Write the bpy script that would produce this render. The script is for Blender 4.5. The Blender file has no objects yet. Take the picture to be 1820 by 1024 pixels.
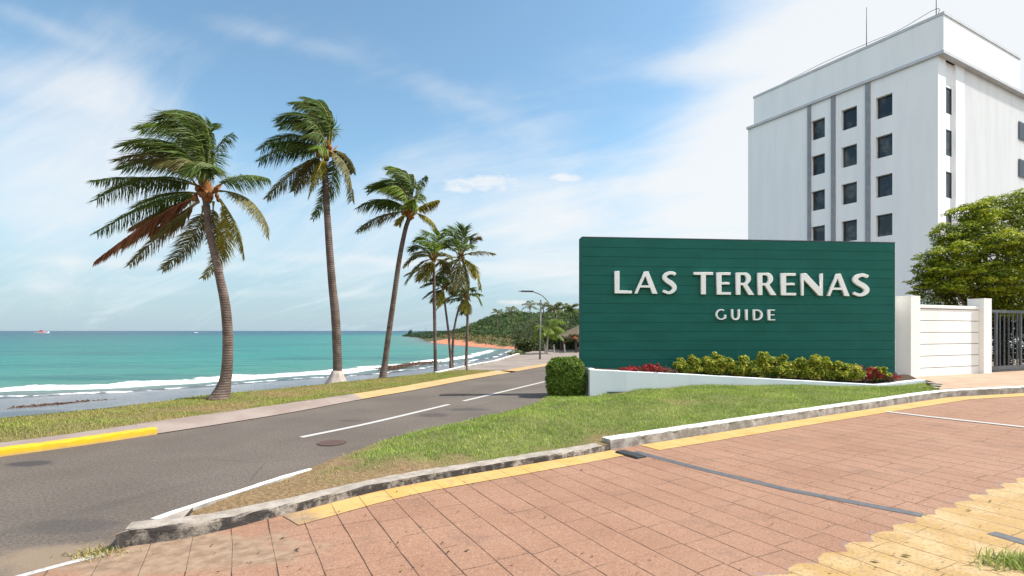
import bpy, math, random
import numpy as np
from mathutils import Vector
from mathutils.geometry import delaunay_2d_cdt
random.seed(7); RNG = np.random.default_rng(11)
scene = bpy.context.scene
COL = scene.collection
F, CX, HY, H = 926.0, 910.0, 588.0, 1.7      # focal length / principal point / horizon (photo pixels), eye height

def ray_z(px, py, z=0.0):
    Y = F*(H-z)/(py-HY); return ((px-CX)/F*Y, Y, z)
def ray_y(px, py, Y):
    return ((px-CX)/F*Y, Y, H-(py-HY)*Y/F)
def zp(X):                                    # the paved drive climbs gently to the right
    return 0.02*min(max(X-1.0, 0.0), 11.0)
def ray_p(px, py):
    z = 0.0
    for _ in range(12):
        X, Y, _z = ray_z(px, py, z); z = zp(X)
    return (X, Y, z)

# ------------------------------------------------------------------ objects
def tag(o, label=None, cat=None, group=None, kind=None):
    if label: o['label'] = label
    if cat: o['category'] = cat
    if group: o['group'] = group
    if kind: o['kind'] = kind
    return o
def empty(name, loc, label, cat, group=None):
    o = bpy.data.objects.new(name, None); COL.objects.link(o); o.location = loc
    o.empty_display_size = 0.2
    return tag(o, label, cat, group)
def link_mesh(name, me, mat=None, parent=None):
    o = bpy.data.objects.new(name, me); COL.objects.link(o)
    if mat: me.materials.append(mat)
    if parent is not None:
        o.parent = parent                     # verts are given in world space
        me.transform(__import__('mathutils').Matrix.Translation(-Vector(world_loc(parent))))
    return o
def world_loc(o):
    v = Vector(o.location)
    while o.parent: o = o.parent; v += Vector(o.location)
    return v
class MB:
    def __init__(s): s.v = []; s.f = []
    def quad(s, *p):
        n = len(s.v); s.v += [tuple(q) for q in p]; s.f.append(tuple(range(n, n+len(p))))
    def box(s, o, ax, ay, az):                # corner + three edge vectors (right handed)
        o, ax, ay, az = map(Vector, (o, ax, ay, az)); n = len(s.v)
        if ax.cross(ay).dot(az) < 0: ax, ay = ay, ax
        for k in (0, 1):
            for a, b in ((0,0),(1,0),(1,1),(0,1)): s.v.append(tuple(o+ax*a+ay*b+az*k))
        for f in ((3,2,1,0),(4,5,6,7),(0,1,5,4),(1,2,6,5),(2,3,7,6),(3,0,4,7)):
            s.f.append(tuple(n+i for i in f))
    def aabb(s, a, b):
        s.box(a, (b[0]-a[0],0,0), (0,b[1]-a[1],0), (0,0,b[2]-a[2]))
    def tube(s, pts, rad, seg=8, cap=True):
        pts = [Vector(p) for p in pts]; n0 = len(s.v)
        if not hasattr(rad, '__len__'): rad = [rad]*len(pts)
        for i, p in enumerate(pts):
            t = (pts[min(i+1, len(pts)-1)]-pts[max(i-1, 0)]).normalized()
            a = t.cross(Vector((0,1,0)) if abs(t.y) < .9 else Vector((1,0,0))).normalized(); b = t.cross(a)
            for k in range(seg):
                th = 2*math.pi*k/seg; s.v.append(tuple(p+(a*math.cos(th)+b*math.sin(th))*rad[i]))
        for i in range(len(pts)-1):
            for k in range(seg):
                k2 = (k+1) % seg; A = n0+i*seg
                s.f.append((A+k, A+seg+k, A+seg+k2, A+k2))
        if cap:
            s.f.append(tuple(n0+k for k in range(seg)))
            s.f.append(tuple(n0+(len(pts)-1)*seg+k for k in reversed(range(seg))))
    def prism(s, poly, z0, z1):
        n = len(s.v); m = len(poly)
        zz = lambda z, p: z(p[0], p[1]) if callable(z) else z
        s.v += [(p[0], p[1], zz(z0, p)) for p in poly]+[(p[0], p[1], zz(z1, p)) for p in poly]
        s.f.append(tuple(n+i for i in reversed(range(m)))); s.f.append(tuple(n+m+i for i in range(m)))
        for i in range(m):
            j = (i+1) % m; s.f.append((n+i, n+j, n+m+j, n+m+i))
    def build(s, name, mat=None, parent=None, smooth=False, bevel=0):
        me = bpy.data.meshes.new(name); me.from_pydata(s.v, [], s.f); me.update()
        if smooth: me.polygons.foreach_set('use_smooth', [True]*len(me.polygons))
        o = link_mesh(name, me, mat, parent)
        if bevel:
            m = o.modifiers.new('bevel', 'BEVEL'); m.width = bevel; m.segments = 2; m.limit_method = 'ANGLE'; m.angle_limit = math.radians(40)
        return o
def np_mesh(name, V, Q, mat=None, parent=None, col=None, smooth=False, attrs=None):
    me = bpy.data.meshes.new(name); V = np.asarray(V, np.float32); Q = np.asarray(Q, np.int32)
    k = Q.shape[1]
    me.vertices.add(len(V)); me.vertices.foreach_set('co', V.ravel())
    me.loops.add(Q.size); me.loops.foreach_set('vertex_index', Q.ravel())
    me.polygons.add(len(Q)); me.polygons.foreach_set('loop_start', np.arange(0, Q.size, k, dtype=np.int32))
    if col is not None:
        a = me.color_attributes.new('Col', 'FLOAT_COLOR', 'POINT')
        a.data.foreach_set('color', np.column_stack([col, np.ones(len(V))]).astype(np.float32).ravel())
    for nm, arr in (attrs or {}).items():
        a = me.attributes.new(nm, 'FLOAT', 'POINT'); a.data.foreach_set('value', np.asarray(arr, np.float32))
    me.update(calc_edges=True); me.validate()
    if smooth: me.polygons.foreach_set('use_smooth', np.ones(len(me.polygons), bool))
    return link_mesh(name, me, mat, parent)
def resample(pts, n):
    P = np.array([list(p) for p in pts], float)
    d = np.r_[0, np.cumsum(np.linalg.norm(np.diff(P, axis=0), axis=1))]
    t = np.linspace(0, d[-1], n)
    return np.column_stack([np.interp(t, d, P[:, i]) for i in range(P.shape[1])])
def smooth_curve(pts, per=8):
    P = [np.array(p, float) for p in pts]; P = [2*P[0]-P[1]]+P+[2*P[-1]-P[-2]]; out = []
    for i in range(1, len(P)-2):
        for k in range(per):
            t = k/per; a, b, c, d = P[i-1:i+3]
            out.append(.5*((2*b)+(c-a)*t+(2*a-5*b+4*c-d)*t*t+(3*b-a-3*c+d)*t**3))
    out.append(P[-2]); return [tuple(p) for p in out]
def inpoly(x, y, poly):
    c = np.zeros(len(x), bool); n = len(poly)
    for i in range(n):
        x1, y1 = poly[i][:2]; x2, y2 = poly[i-1][:2]
        m = (y1 > y) != (y2 > y)
        with np.errstate(divide='ignore', invalid='ignore'):
            c ^= m & (x < (x2-x1)*(y-y1)/(y2-y1)+x1)
    return c
def dist_poly(x, y, pts):
    best = np.full(np.shape(x), 1e9)
    for (x1, y1), (x2, y2) in zip([p[:2] for p in pts[:-1]], [p[:2] for p in pts[1:]]):
        dx, dy = x2-x1, y2-y1; L = dx*dx+dy*dy+1e-12
        t = np.clip(((x-x1)*dx+(y-y1)*dy)/L, 0, 1)
        best = np.minimum(best, np.hypot(x-x1-t*dx, y-y1-t*dy))
    return best
_ph = RNG.uniform(0, 6.28, (12, 2)); _an = RNG.uniform(0, 6.28, 12)
def wob(x, y, s):                              # cheap smooth noise, about -1..1
    r = 0
    for k in range(6):
        f = (1+.55*k)/s; r = r+np.sin((x*math.cos(_an[k])+y*math.sin(_an[k]))*f*3+_ph[k,0])*np.sin((-x*math.sin(_an[k])+y*math.cos(_an[k]))*f*2.3+_ph[k,1])/(1+.4*k)
    return r/2.2

# ------------------------------------------------------------------ materials
class NT:
    def __init__(s, name):
        s.m = bpy.data.materials.new(name); s.m.use_nodes = True; s.t = s.m.node_tree; s.n = s.t.nodes; s.l = s.t.links
        s.b = s.n['Principled BSDF']; s.out = s.n['Material Output']; s._pos = None
    def pos(s):
        if not s._pos: s._pos = s.n.new('ShaderNodeNewGeometry').outputs['Position']
        return s._pos
    def put(s, sock, v):
        if isinstance(v, bpy.types.NodeSocket): s.l.new(v, sock)
        elif v is not None:
            if sock.type == 'RGBA' and len(v) == 3: v = (*v, 1)
            sock.default_value = v
    def noise(s, scale, detail=4, vec=None, rough=.55, dist=0):
        n = s.n.new('ShaderNodeTexNoise'); n.inputs['Scale'].default_value = scale; n.inputs['Detail'].default_value = detail
        n.inputs['Roughness'].default_value = rough; n.inputs['Distortion'].default_value = dist
        s.l.new(vec or s.pos(), n.inputs['Vector']); return n.outputs['Fac']
    def math(s, op, a, b=None, c=None, clamp=False):
        n = s.n.new('ShaderNodeMath'); n.operation = op; n.use_clamp = clamp
        for i, v in enumerate((a, b, c)): s.put(n.inputs[i], v)
        return n.outputs[0]
    def vmath(s, op, a, b=None):
        n = s.n.new('ShaderNodeVectorMath'); n.operation = op
        s.put(n.inputs[0], a)
        if b is not None: s.put(n.inputs[1], b)
        return n.outputs['Value'] if op in ('DOT_PRODUCT', 'LENGTH', 'DISTANCE') else n.outputs['Vector']
    def ramp(s, v, a, b, lo=0.0, hi=1.0, smooth=True):
        n = s.n.new('ShaderNodeMapRange'); n.interpolation_type = 'SMOOTHSTEP' if smooth else 'LINEAR'
        for i, x in enumerate((v, a, b, lo, hi)): s.put(n.inputs[i], x)
        return n.outputs[0]
    def mix(s, f, a, b, mode='MIX'):
        n = s.n.new('ShaderNodeMix'); n.data_type = 'RGBA'; n.blend_type = mode
        s.put(n.inputs[0], f); s.put(n.inputs[6], a); s.put(n.inputs[7], b); return n.outputs[2]
    def xyz(s, v=None):
        n = s.n.new('ShaderNodeSeparateXYZ'); s.l.new(v or s.pos(), n.inputs[0]); return n.outputs
    def scale(s, v, k):
        return s.vmath('MULTIPLY', v, k)
    def attr(s, name, out='Fac'):
        n = s.n.new('ShaderNodeAttribute'); n.attribute_name = name; return n.outputs[out]
    def bump(s, h, dist=.01, strength=1.0, normal=None):
        n = s.n.new('ShaderNodeBump'); n.inputs['Distance'].default_value = dist; s.put(n.inputs['Strength'], strength)
        s.l.new(h, n.inputs['Height'])
        if normal: s.l.new(normal, n.inputs['Normal'])
        return n.outputs[0]
    def done(s, color, rough=.8, spec=.3, normal=None, metal=0, transl=0.0, tint=None):
        s.put(s.b.inputs['Base Color'], color); s.put(s.b.inputs['Roughness'], rough)
        s.put(s.b.inputs['Specular IOR Level'], spec); s.put(s.b.inputs['Metallic'], metal)
        if normal: s.l.new(normal, s.b.inputs['Normal'])
        if transl:
            t = s.n.new('ShaderNodeBsdfTranslucent'); s.put(t.inputs['Color'], tint if tint is not None else color)
            mx = s.n.new('ShaderNodeMixShader'); mx.inputs[0].default_value = transl
            s.l.new(s.b.outputs[0], mx.inputs[1]); s.l.new(t.outputs[0], mx.inputs[2]); s.l.new(mx.outputs[0], s.out.inputs['Surface'])
        return s.m
def simple(name, c1, c2, scale=6, rough=.75, spec=.3, bump=0.0, fine=60, metal=0, stretch=None):
    t = NT(name); v = t.scale(t.pos(), stretch) if stretch else t.pos()
    f = t.ramp(t.noise(scale, 6, v), .32, .68); g = t.noise(fine, 3, v)
    c = t.mix(f, c1, c2); c = t.mix(t.ramp(g, .35, .7, 0, .35), c, tuple(x*.72 for x in c1))
    return t.done(c, rough, spec, t.bump(g, bump) if bump else None, metal)
M = {}
t = NT('leaf'); M['leaf'] = t.done(t.attr('Col', 'Color'), .55, .22, None, 0, .38, t.mix(.5, t.attr('Col', 'Color'), (.95, 1, .3), 'MULTIPLY'))
t = NT('far_leaf'); M['far_leaf'] = t.done(t.attr('Col', 'Color'), .8, .1, None, 0, .2)
t = NT('grass_blade'); M['grass'] = t.done(t.attr('Col', 'Color'), .6, .25, None, 0, .3)
M['white_metal'] = simple('white_metal', (.80,.795,.775), (.75,.745,.725), 3, .4, .4)
M['grey_metal'] = simple('grey_metal', (.055,.06,.07), (.085,.09,.10), 5, .45, .5)
M['dark_metal'] = simple('dark_metal', (.035,.038,.042), (.06,.062,.065), 9, .5, .4)
M['lamp_metal'] = simple('lamp_metal', (.17,.165,.16), (.12,.115,.11), 5, .5, .4)
M['glass'] = None
t = NT('dark_glass'); M['glass'] = t.done(t.mix(t.ramp(t.noise(.9, 4), .45, .65), (.012,.016,.02), (.075,.08,.075)), .12, .5)
M['soil'] = simple('soil', (.07,.045,.03), (.12,.08,.055), 20, .95, .1, .02, 120)
M['fin'] = simple('grey_fin', (.27,.28,.30), (.22,.23,.25), 2, .7, .3)
M['brown'] = simple('brown_fibre', (.20,.085,.035), (.32,.15,.06), 30, .9, .1, .01, 90)
M['coconut'] = simple('coconut_husk', (.24,.075,.025), (.20,.11,.03), 14, .6, .3)
M['thatch'] = simple('thatch', (.13,.105,.075), (.20,.165,.12), 4, .95, .05, .05, 40)
M['rust'] = simple('rusty_iron', (.10,.05,.038), (.065,.042,.035), 12, .7, .4, .004, 90)
# bark with leaf-scar rings
t = NT('palm_bark'); z = t.xyz()[2]
w = t.math('SINE', t.math('ADD', t.math('MULTIPLY', z, 105), t.math('MULTIPLY', t.noise(3, 3), 5)))
c = t.mix(t.ramp(t.noise(4, 5), .35, .65), (.080,.055,.044), (.145,.106,.087))
c = t.mix(t.ramp(w, .2, 1.0, 0, .26), c, (.055,.04,.035)); c = t.mix(t.ramp(t.noise(45, 3), .5, .75, 0, .6), c, (.25,.20,.17))
M['bark'] = t.done(c, .9, .15, t.bump(t.math('ADD', w, t.noise(60, 3)), .004))
M['pale_root'] = simple('pale_root', (.46,.40,.36), (.34,.28,.24), 9, .9, .1, .02, 60, stretch=(1,1,.35))
# painted walls
def wall_mat(name, a, b, streak):
    t = NT(name); v = t.scale(t.pos(), (1.3, 1.3, .16))
    c = t.mix(t.ramp(t.noise(1.0, 6, v), .35, .72), a, b)
    c = t.mix(t.ramp(t.noise(2.6, 6, t.scale(t.pos(), (2.2, 2.2, .22)), .65), .55, .8, 0, streak), c, (.44,.43,.40))
    return t.done(c, .78, .2, t.bump(t.noise(35, 4), .004))
M['wall'] = wall_mat('building_render', (.76,.765,.77), (.71,.72,.73), .22)
M['white_wall'] = wall_mat('white_wall_paint', (.77,.75,.71), (.71,.69,.645), .25)
M['planter'] = wall_mat('planter_paint', (.66,.70,.71), (.60,.64,.66), .25)
M['trim'] = wall_mat('roof_trim', (.50,.51,.54), (.44,.45,.48), .4)
t = NT('sign_green')
c = t.mix(t.ramp(t.noise(2.2, 5, t.scale(t.pos(), (.5, 1, 1.6))), .3, .7), (.006,.083,.064), (.008,.098,.077))
c = t.mix(t.ramp(t.noise(70, 3, t.scale(t.pos(), (.3, 1, 1))), .5, .8, 0, .25), c, (.02,.13,.10))
zs_ = t.xyz()[2]; c = t.mix(t.math('MULTIPLY', t.ramp(zs_, 1.1, .1), t.ramp(t.noise(5, 6, t.scale(t.pos(), (1, 1, .5)), .7), .4, .7, 0, .35)), c, (.05,.10,.08)); c = t.mix(t.ramp(t.noise(3, 6, t.scale(t.pos(), (2.2, 1, .15)), .65), .52, .75, 0, .30), c, (.022,.115,.095))
M['sign'] = t.done(c, .62, .2, t.bump(t.noise(90, 2, t.scale(t.pos(), (.12, 1, 1))), .0015))
# road
t = NT('asphalt'); p = t.pos()
c = t.mix(t.ramp(t.noise(.55, 5), .3, .7), (.125,.100,.083), (.168,.138,.116))
c = t.mix(t.ramp(t.noise(34, 6, None, .85), .38, .60), t.mix(.75, c, (.045,.038,.032)), c)
c = t.mix(t.ramp(t.noise(80, 3, None, .7), .60, .72, 0, .7), c, (.36,.32,.28))
cw = t.n.new('ShaderNodeTexVoronoi'); cw.feature = 'DISTANCE_TO_EDGE'; cw.inputs['Scale'].default_value = .32; t.l.new(t.vmath('ADD', p, t.vmath('SCALE', t.n.new('ShaderNodeTexNoise').outputs['Color'])), cw.inputs['Vector'])
c = t.mix(t.math('MULTIPLY', t.ramp(cw.outputs['Distance'], 0, .006, 1, 0), t.ramp(t.noise(.5, 3), .5, .6, 0, .55)), c, (.05,.042,.038))
rot = t.n.new('ShaderNodeVectorRotate'); rot.rotation_type = 'Z_AXIS'; rot.inputs['Angle'].default_value = -math.radians(60); t.l.new(p, rot.inputs['Vector'])
c = t.mix(t.ramp(t.noise(1.1, 5, t.scale(rot.outputs[0], (.16, 1.2, 1))), .56, .74, 0, .45), c, (.055,.05,.048))
for (qx, qy), (rx, ry), k, cc in (((55,824),(.30,.16),.75,(.035,.033,.035)), ((810,701),(.45,.30),.6,(.05,.03,.027)), ((770,738),(.35,.28),.6,(.05,.04,.04)), ((830,728),(.5,.22),.6,(.045,.04,.04)), ((130,935),(.42,.2),.45,(.05,.045,.045)), ((620,748),(.25,.12),.45,(.05,.04,.04))):
    X, Y, _ = ray_z(qx, qy)
    d = t.vmath('LENGTH', t.vmath('MULTIPLY', t.vmath('SUBTRACT', p, (X, Y, 0)), (1/rx, 1/ry, 0)))
    d = t.math('ADD', d, t.math('MULTIPLY', t.math('SUBTRACT', t.noise(7, 4), .5), .9))
    c = t.mix(t.ramp(d, .6, 1.15, k, 0), c, cc)
X, Y, _ = ray_z(150, 992); d = t.vmath('LENGTH', t.vmath('MULTIPLY', t.vmath('SUBTRACT', p, (X, Y, 0)), (1/.95, 1/.34, 0)))
c = t.mix(t.ramp(t.math('ADD', d, t.math('MULTIPLY', t.math('SUBTRACT', t.noise(5, 6, None, .7), .5), 1.1)), .45, 1.1, .75, 0), c, (.25,.185,.125))
M['asphalt'] = t.done(c, .88, .25, t.bump(t.noise(150, 3), .006))
# drive of red pavers
DA = Vector((.474, -.880, 0)).normalized(); NA = Vector((.880, .474, 0))
def stain_nodes(t, c, amt=.5):
    c = t.mix(t.ramp(t.noise(1.6, 6, None, .65), .52, .78, 0, amt), c, (.125,.078,.06))
    c = t.mix(t.ramp(t.noise(48, 5, None, .85), .50, .34, 0, .75), c, (.13,.066,.043))
    return t.mix(t.ramp(t.noise(70, 4, None, .85), .53, .68, 0, .7), c, (.52,.34,.24))
def paver_nodes(t, amp=.12):
    p = t.pos(); xz = t.xyz(p)
    jit = t.math('MULTIPLY', t.math('SUBTRACT', t.noise(1.4, 2), .5), .09)
    u = t.math('ADD', t.math('DIVIDE', t.vmath('DOT_PRODUCT', p, tuple(NA)), .285), jit)
    cu = t.math('FLOOR', u); fu = t.math('FRACT', u)
    wn = t.n.new('ShaderNodeTexWhiteNoise'); wn.noise_dimensions = '1D'; t.l.new(cu, wn.inputs['W'])
    v = t.math('ADD', t.math('ADD', t.math('DIVIDE', t.vmath('DOT_PRODUCT', p, tuple(DA)), .42), t.math('MULTIPLY', wn.outputs['Value'], .22)), t.math('MULTIPLY', jit, 2.2))
    cv = t.math('FLOOR', v); fv = t.math('FRACT', v)
    du = t.math('MULTIPLY', t.math('MINIMUM', fu, t.math('SUBTRACT', 1, fu)), .285)
    dv = t.math('MULTIPLY', t.math('MINIMUM', fv, t.math('SUBTRACT', 1, fv)), .42)
    wid = t.ramp(t.noise(2.5, 3), .35, .7, .0005, .004)
    ju = t.ramp(t.math('SUBTRACT', du, wid), 0, .004, 1, 0)
    jv = t.math('MULTIPLY', t.ramp(t.math('SUBTRACT', dv, t.math('MULTIPLY', wid, .5)), 0, .004, 1, 0), t.ramp(t.noise(1.9, 3), .38, .60, .12, .8))
    cb = t.n.new('ShaderNodeCombineXYZ'); t.l.new(cu, cb.inputs[0]); t.l.new(cv, cb.inputs[1])
    w2 = t.n.new('ShaderNodeTexWhiteNoise'); w2.noise_dimensions = '2D'; t.l.new(cb.outputs[0], w2.inputs['Vector'])
    return t.math('MAXIMUM', ju, jv), w2.outputs['Value']
t = NT('red_pavers'); j, rnd = paver_nodes(t)
c = t.mix(t.ramp(rnd, 0, 1, .3, .7), (.215,.112,.069), (.295,.162,.105)); c = t.mix(t.ramp(t.noise(.9, 5), .3, .7, 0, .7), c, (.32,.188,.126))
c = t.mix(t.ramp(t.noise(13, 6, None, .7), .36, .62, .40, 0), c, (.235,.125,.082))
c = stain_nodes(t, c, .58)
# faded yellow paint with a scalloped edge, bottom right
A = Vector(ray_p(1400, 1024)); B = Vector(ray_p(1830, 852)); dAB = (B-A).normalized(); nAB = Vector((dAB.y, -dAB.x, 0))
q = t.vmath('SUBTRACT', t.pos(), tuple(A))
s_ = t.vmath('DOT_PRODUCT', q, tuple(nAB)); a_ = t.vmath('DOT_PRODUCT', q, tuple(dAB))
sc = t.math('MULTIPLY', t.math('ABSOLUTE', t.math('SINE', t.math('MULTIPLY', a_, math.pi/.36))), .085)
e = t.math('ADD', t.math('ADD', s_, sc), t.math('MULTIPLY', t.math('SUBTRACT', t.noise(6, 3), .5), .10))
yel = t.math('MULTIPLY', t.ramp(e, 0, .012), t.ramp(t.noise(45, 5, None, .75), .36, .54, .25, 1))
c = t.mix(t.math('MULTIPLY', t.ramp(e, -.07, -.01), t.ramp(t.noise(9, 3), .5, .6, 0, .5)), c, (.20,.16,.16))
c = t.mix(yel, c, t.mix(t.ramp(t.noise(3, 4), .35, .7), (.37,.24,.09), (.45,.325,.165)))
# bare dusty apron round the nose of the island
N0 = ray_z(300, 985)
d = t.vmath('LENGTH', t.vmath('MULTIPLY', t.vmath('SUBTRACT', t.pos(), (N0[0]-.05, N0[1]+.02, 0)), (1/1.15, 1/.42, 0)))
d = t.math('ADD', d, t.math('MULTIPLY', t.math('SUBTRACT', t.noise(4, 5), .5), 1.2))
dirt = t.ramp(d, .65, 1.15, 1, 0)
c = t.mix(t.math('MULTIPLY', t.math('MULTIPLY', j, t.math('SUBTRACT', 1, dirt)), t.math('SUBTRACT', 1, t.math('MULTIPLY', yel, .55))), c, (.085,.05,.038))
c = t.mix(t.math('MULTIPLY', dirt, .85), c, t.mix(t.ramp(t.noise(9, 5), .35, .65), (.19,.13,.085), (.29,.21,.145)))
h = t.math('ADD', t.math('MULTIPLY', j, -1.2), t.math('MULTIPLY', t.noise(120, 3), .5))
M['paver'] = t.done(c, .85, .2, t.bump(h, .006))
t = NT('yellow_edge_paint'); j, rnd = paver_nodes(t)
c = t.mix(t.ramp(t.noise(3, 4), .3, .7), (.46,.265,.07), (.50,.32,.11)); c = t.mix(rnd, c, t.mix(.4, c, (.46,.33,.16)))
wear = t.ramp(t.noise(8, 6, None, .7), .55, .68, 0, .8); c = t.mix(wear, c, (.27,.175,.115)); c = t.mix(t.math('MULTIPLY', j, .7), c, (.12,.07,.04))
d = t.vmath('LENGTH', t.vmath('SUBTRACT', t.pos(), ray_z(440, 945)))
d = t.math('ADD', d, t.math('MULTIPLY', t.math('SUBTRACT', t.noise(5, 6, None, .7), .5), .9)); c = t.mix(t.ramp(d, .25, .85, 1, 0), c, t.mix(t.ramp(t.noise(9, 5), .35, .65), (.20,.135,.09), (.28,.20,.135)))
M['yellow_edge'] = t.done(c, .8, .2, t.bump(t.noise(110, 3), .004))
M['yellow_walk'] = simple('yellow_walk', (.40,.25,.11), (.44,.30,.155), 2.5, .85, .2, .004, 80)
t = NT('yellow_kerb_paint'); c = t.mix(t.ramp(t.noise(5, 5), .35, .7), (.62,.36,.008), (.56,.33,.02)); c = t.mix(t.ramp(t.noise(14, 6, None, .7), .62, .72, 0, .8), c, (.42,.33,.2))
c = t.mix(t.ramp(t.xyz()[2], .012, .05, .55, 0), c, (.33,.24,.13))
M['yellow_kerb'] = t.done(c, .7, .3, t.bump(t.noise(50, 3), .004))
t = NT('stained_concrete')
c = t.mix(t.ramp(t.noise(7, 6, None, .65), .35, .65), (.28,.24,.20), (.40,.35,.30))
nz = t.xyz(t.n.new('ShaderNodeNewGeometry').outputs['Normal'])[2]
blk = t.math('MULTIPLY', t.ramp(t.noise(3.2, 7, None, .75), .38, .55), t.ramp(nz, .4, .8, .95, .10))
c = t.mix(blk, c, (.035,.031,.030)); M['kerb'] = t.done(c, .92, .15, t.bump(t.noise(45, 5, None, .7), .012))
t = NT('white_painted_kerb')
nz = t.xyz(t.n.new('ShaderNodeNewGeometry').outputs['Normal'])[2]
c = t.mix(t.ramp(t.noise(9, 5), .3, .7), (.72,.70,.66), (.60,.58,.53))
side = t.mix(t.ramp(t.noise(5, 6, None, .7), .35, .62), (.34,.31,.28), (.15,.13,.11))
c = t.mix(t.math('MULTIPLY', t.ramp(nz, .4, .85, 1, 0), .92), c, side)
c = t.mix(t.ramp(t.noise(20, 6, None, .75), .62, .70, 0, .85), c, (.22,.19,.16))
M['white_kerb'] = t.done(c, .8, .2, t.bump(t.noise(50, 4), .006))
t = NT('worn_white_paint'); c = t.mix(t.ramp(t.noise(16, 6, None, .75), .56, .70, 0, .75), (.42,.40,.38), (.15,.13,.11)); M['line'] = t.done(c, .75, .25)
M['concrete'] = simple('pink_concrete', (.235,.18,.155), (.29,.235,.205), 1.6, .9, .15, .004, 90)
M['pale_concrete'] = simple('pale_concrete', (.21,.17,.145), (.28,.235,.205), .8, .9, .15, .004, 30)
M['walk'] = simple('brick_walk', (.36,.235,.16), (.42,.30,.215), 2, .85, .15, .004, 40)
t = NT('lawn_soil'); dry = t.attr('dry'); c = t.mix(t.ramp(t.noise(3, 5), .3, .7), (.12,.13,.045), (.19,.19,.07))
straw = t.mix(t.ramp(t.noise(22, 5, None, .7), .35, .65), (.30,.205,.11), (.17,.11,.06))
c = t.mix(dry, c, straw); M['lawn'] = t.done(c, .95, .1, t.bump(t.noise(40, 5, None, .7), .03))
M['drain'] = simple('drain_steel', (.075,.075,.082), (.11,.11,.116), 14, .6, .4, .003, 90)
M['ground'] = simple('dry_ground', (.16,.13,.09), (.22,.18,.13), .4, .95, .1)
# wet sand
t = NT('wet_sand'); k = t.attr('wet')
c = t.mix(t.ramp(t.noise(.9, 5, t.scale(t.pos(), (1, .5, 1))), .35, .65), (.075,.068,.074), (.13,.115,.12)); c = t.mix(t.ramp(k, .0, .10), (.20,.16,.125), c); c = t.mix(t.ramp(t.noise(1.5, 6, t.scale(t.pos(), (.35, 1.3, 1)), .65), .55, .7, 0, .5), c, (.07,.045,.04))
M['sand'] = t.done(c, t.ramp(k, .05, .3, .8, .26), .45, t.bump(t.noise(2.2, 4, t.scale(t.pos(), (1, .5, 1))), .02))
# sea
t = NT('sea_water'); d = t.attr('shore'); p = t.pos()
dn = t.math('ADD', d, t.math('MULTIPLY', t.math('SUBTRACT', t.noise(.035, 5, t.scale(p, (1, .35, 1))), .5), t.math('MULTIPLY', d, 1.1)))
cr = t.n.new('ShaderNodeValToRGB'); e = cr.color_ramp
stops = [(0,(.075,.08,.085)), (.12,(.085,.11,.10)), (.22,(.075,.155,.125)), (.34,(.040,.16,.125)), (.48,(.012,.150,.125)), (.62,(.005,.115,.108)), (.78,(.005,.060,.088)), (1,(.006,.040,.080))]
while len(e.elements) > 1: e.elements.remove(e.elements[-1])
for i, (a, cc) in enumerate(stops):
    el = e.elements[0] if i == 0 else e.elements.new(a); el.position = a; el.color = (*cc, 1)
t.l.new(t.math('DIVIDE', t.math('LOGARITHM', t.math('ADD', t.math('MAXIMUM', dn, 0), 1), math.e), math.log(1500)), cr.inputs[0])
c = cr.outputs[0]
big = t.noise(.16, 6, t.scale(p, (.16, .7, 1)), .62)
c = t.mix(t.ramp(big, .47, .66, 0, .62), c, (.003,.075,.08)); c = t.mix(t.ramp(t.noise(.30, 5, t.scale(p, (.2, .8, 1)), .6), .40, .25, 0, .3), c, (.06,.20,.175))
f1 = t.math('MULTIPLY', t.ramp(d, 2.3, 2.8), t.ramp(d, 3.3, 5.2, 1, 0))
f1 = t.math('MULTIPLY', f1, t.attr('surf'))
fb = t.math('ADD', f1, t.math('MULTIPLY', t.math('SUBTRACT', t.noise(1.0, 8, t.scale(p, (.55, 1, 1)), .72), .5), 2.2))
foam = t.ramp(fb, .50, .85)
f2 = t.math('MULTIPLY', t.ramp(d, -.2, .1), t.ramp(d, .35, .9, 1, 0))
foam2 = t.math('MULTIPLY', t.attr('surf'), t.ramp(t.math('ADD', f2, t.math('MULTIPLY', t.math('SUBTRACT', t.noise(.8, 6, None, .7), .5), 2.2)), .92, 1.25))
caps = t.math('MULTIPLY', t.math('MULTIPLY', t.ramp(t.noise(.5, 6, t.scale(p, (.22, 1, 1)), .7), .72, .76), t.ramp(d, 7, 12)), .5)
fo = t.math('MAXIMUM', t.math('MAXIMUM', foam, foam2), caps)
c = t.mix(fo, c, (.82,.83,.82))
h = t.math('ADD', t.math('MULTIPLY', t.noise(.9, 6, t.scale(p, (.5, 1.2, 1)), .6), 1.0), t.math('MULTIPLY', t.noise(.16, 3, t.scale(p, (.4, 1, 1))), 3))
M['sea'] = t.done(c, t.mix(fo, (.30,)*3, (.9,)*3), .09, t.bump(h, .34, 1.0))
# hills and far shore
t = NT('far_shore'); r = t.attr('red'); c = t.mix(t.ramp(t.noise(.5, 5), .35, .7), (.05,.065,.025), (.11,.10,.05))
c = t.mix(r, c, t.mix(t.ramp(t.noise(.7, 5, t.scale(t.pos(), (1, 1, 4))), .3, .7), (.40,.145,.08), (.50,.22,.13))); c = t.mix(t.attr('edge'), c, (.30,.24,.17))
M['shore'] = t.done(c, .95, .1)

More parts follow.
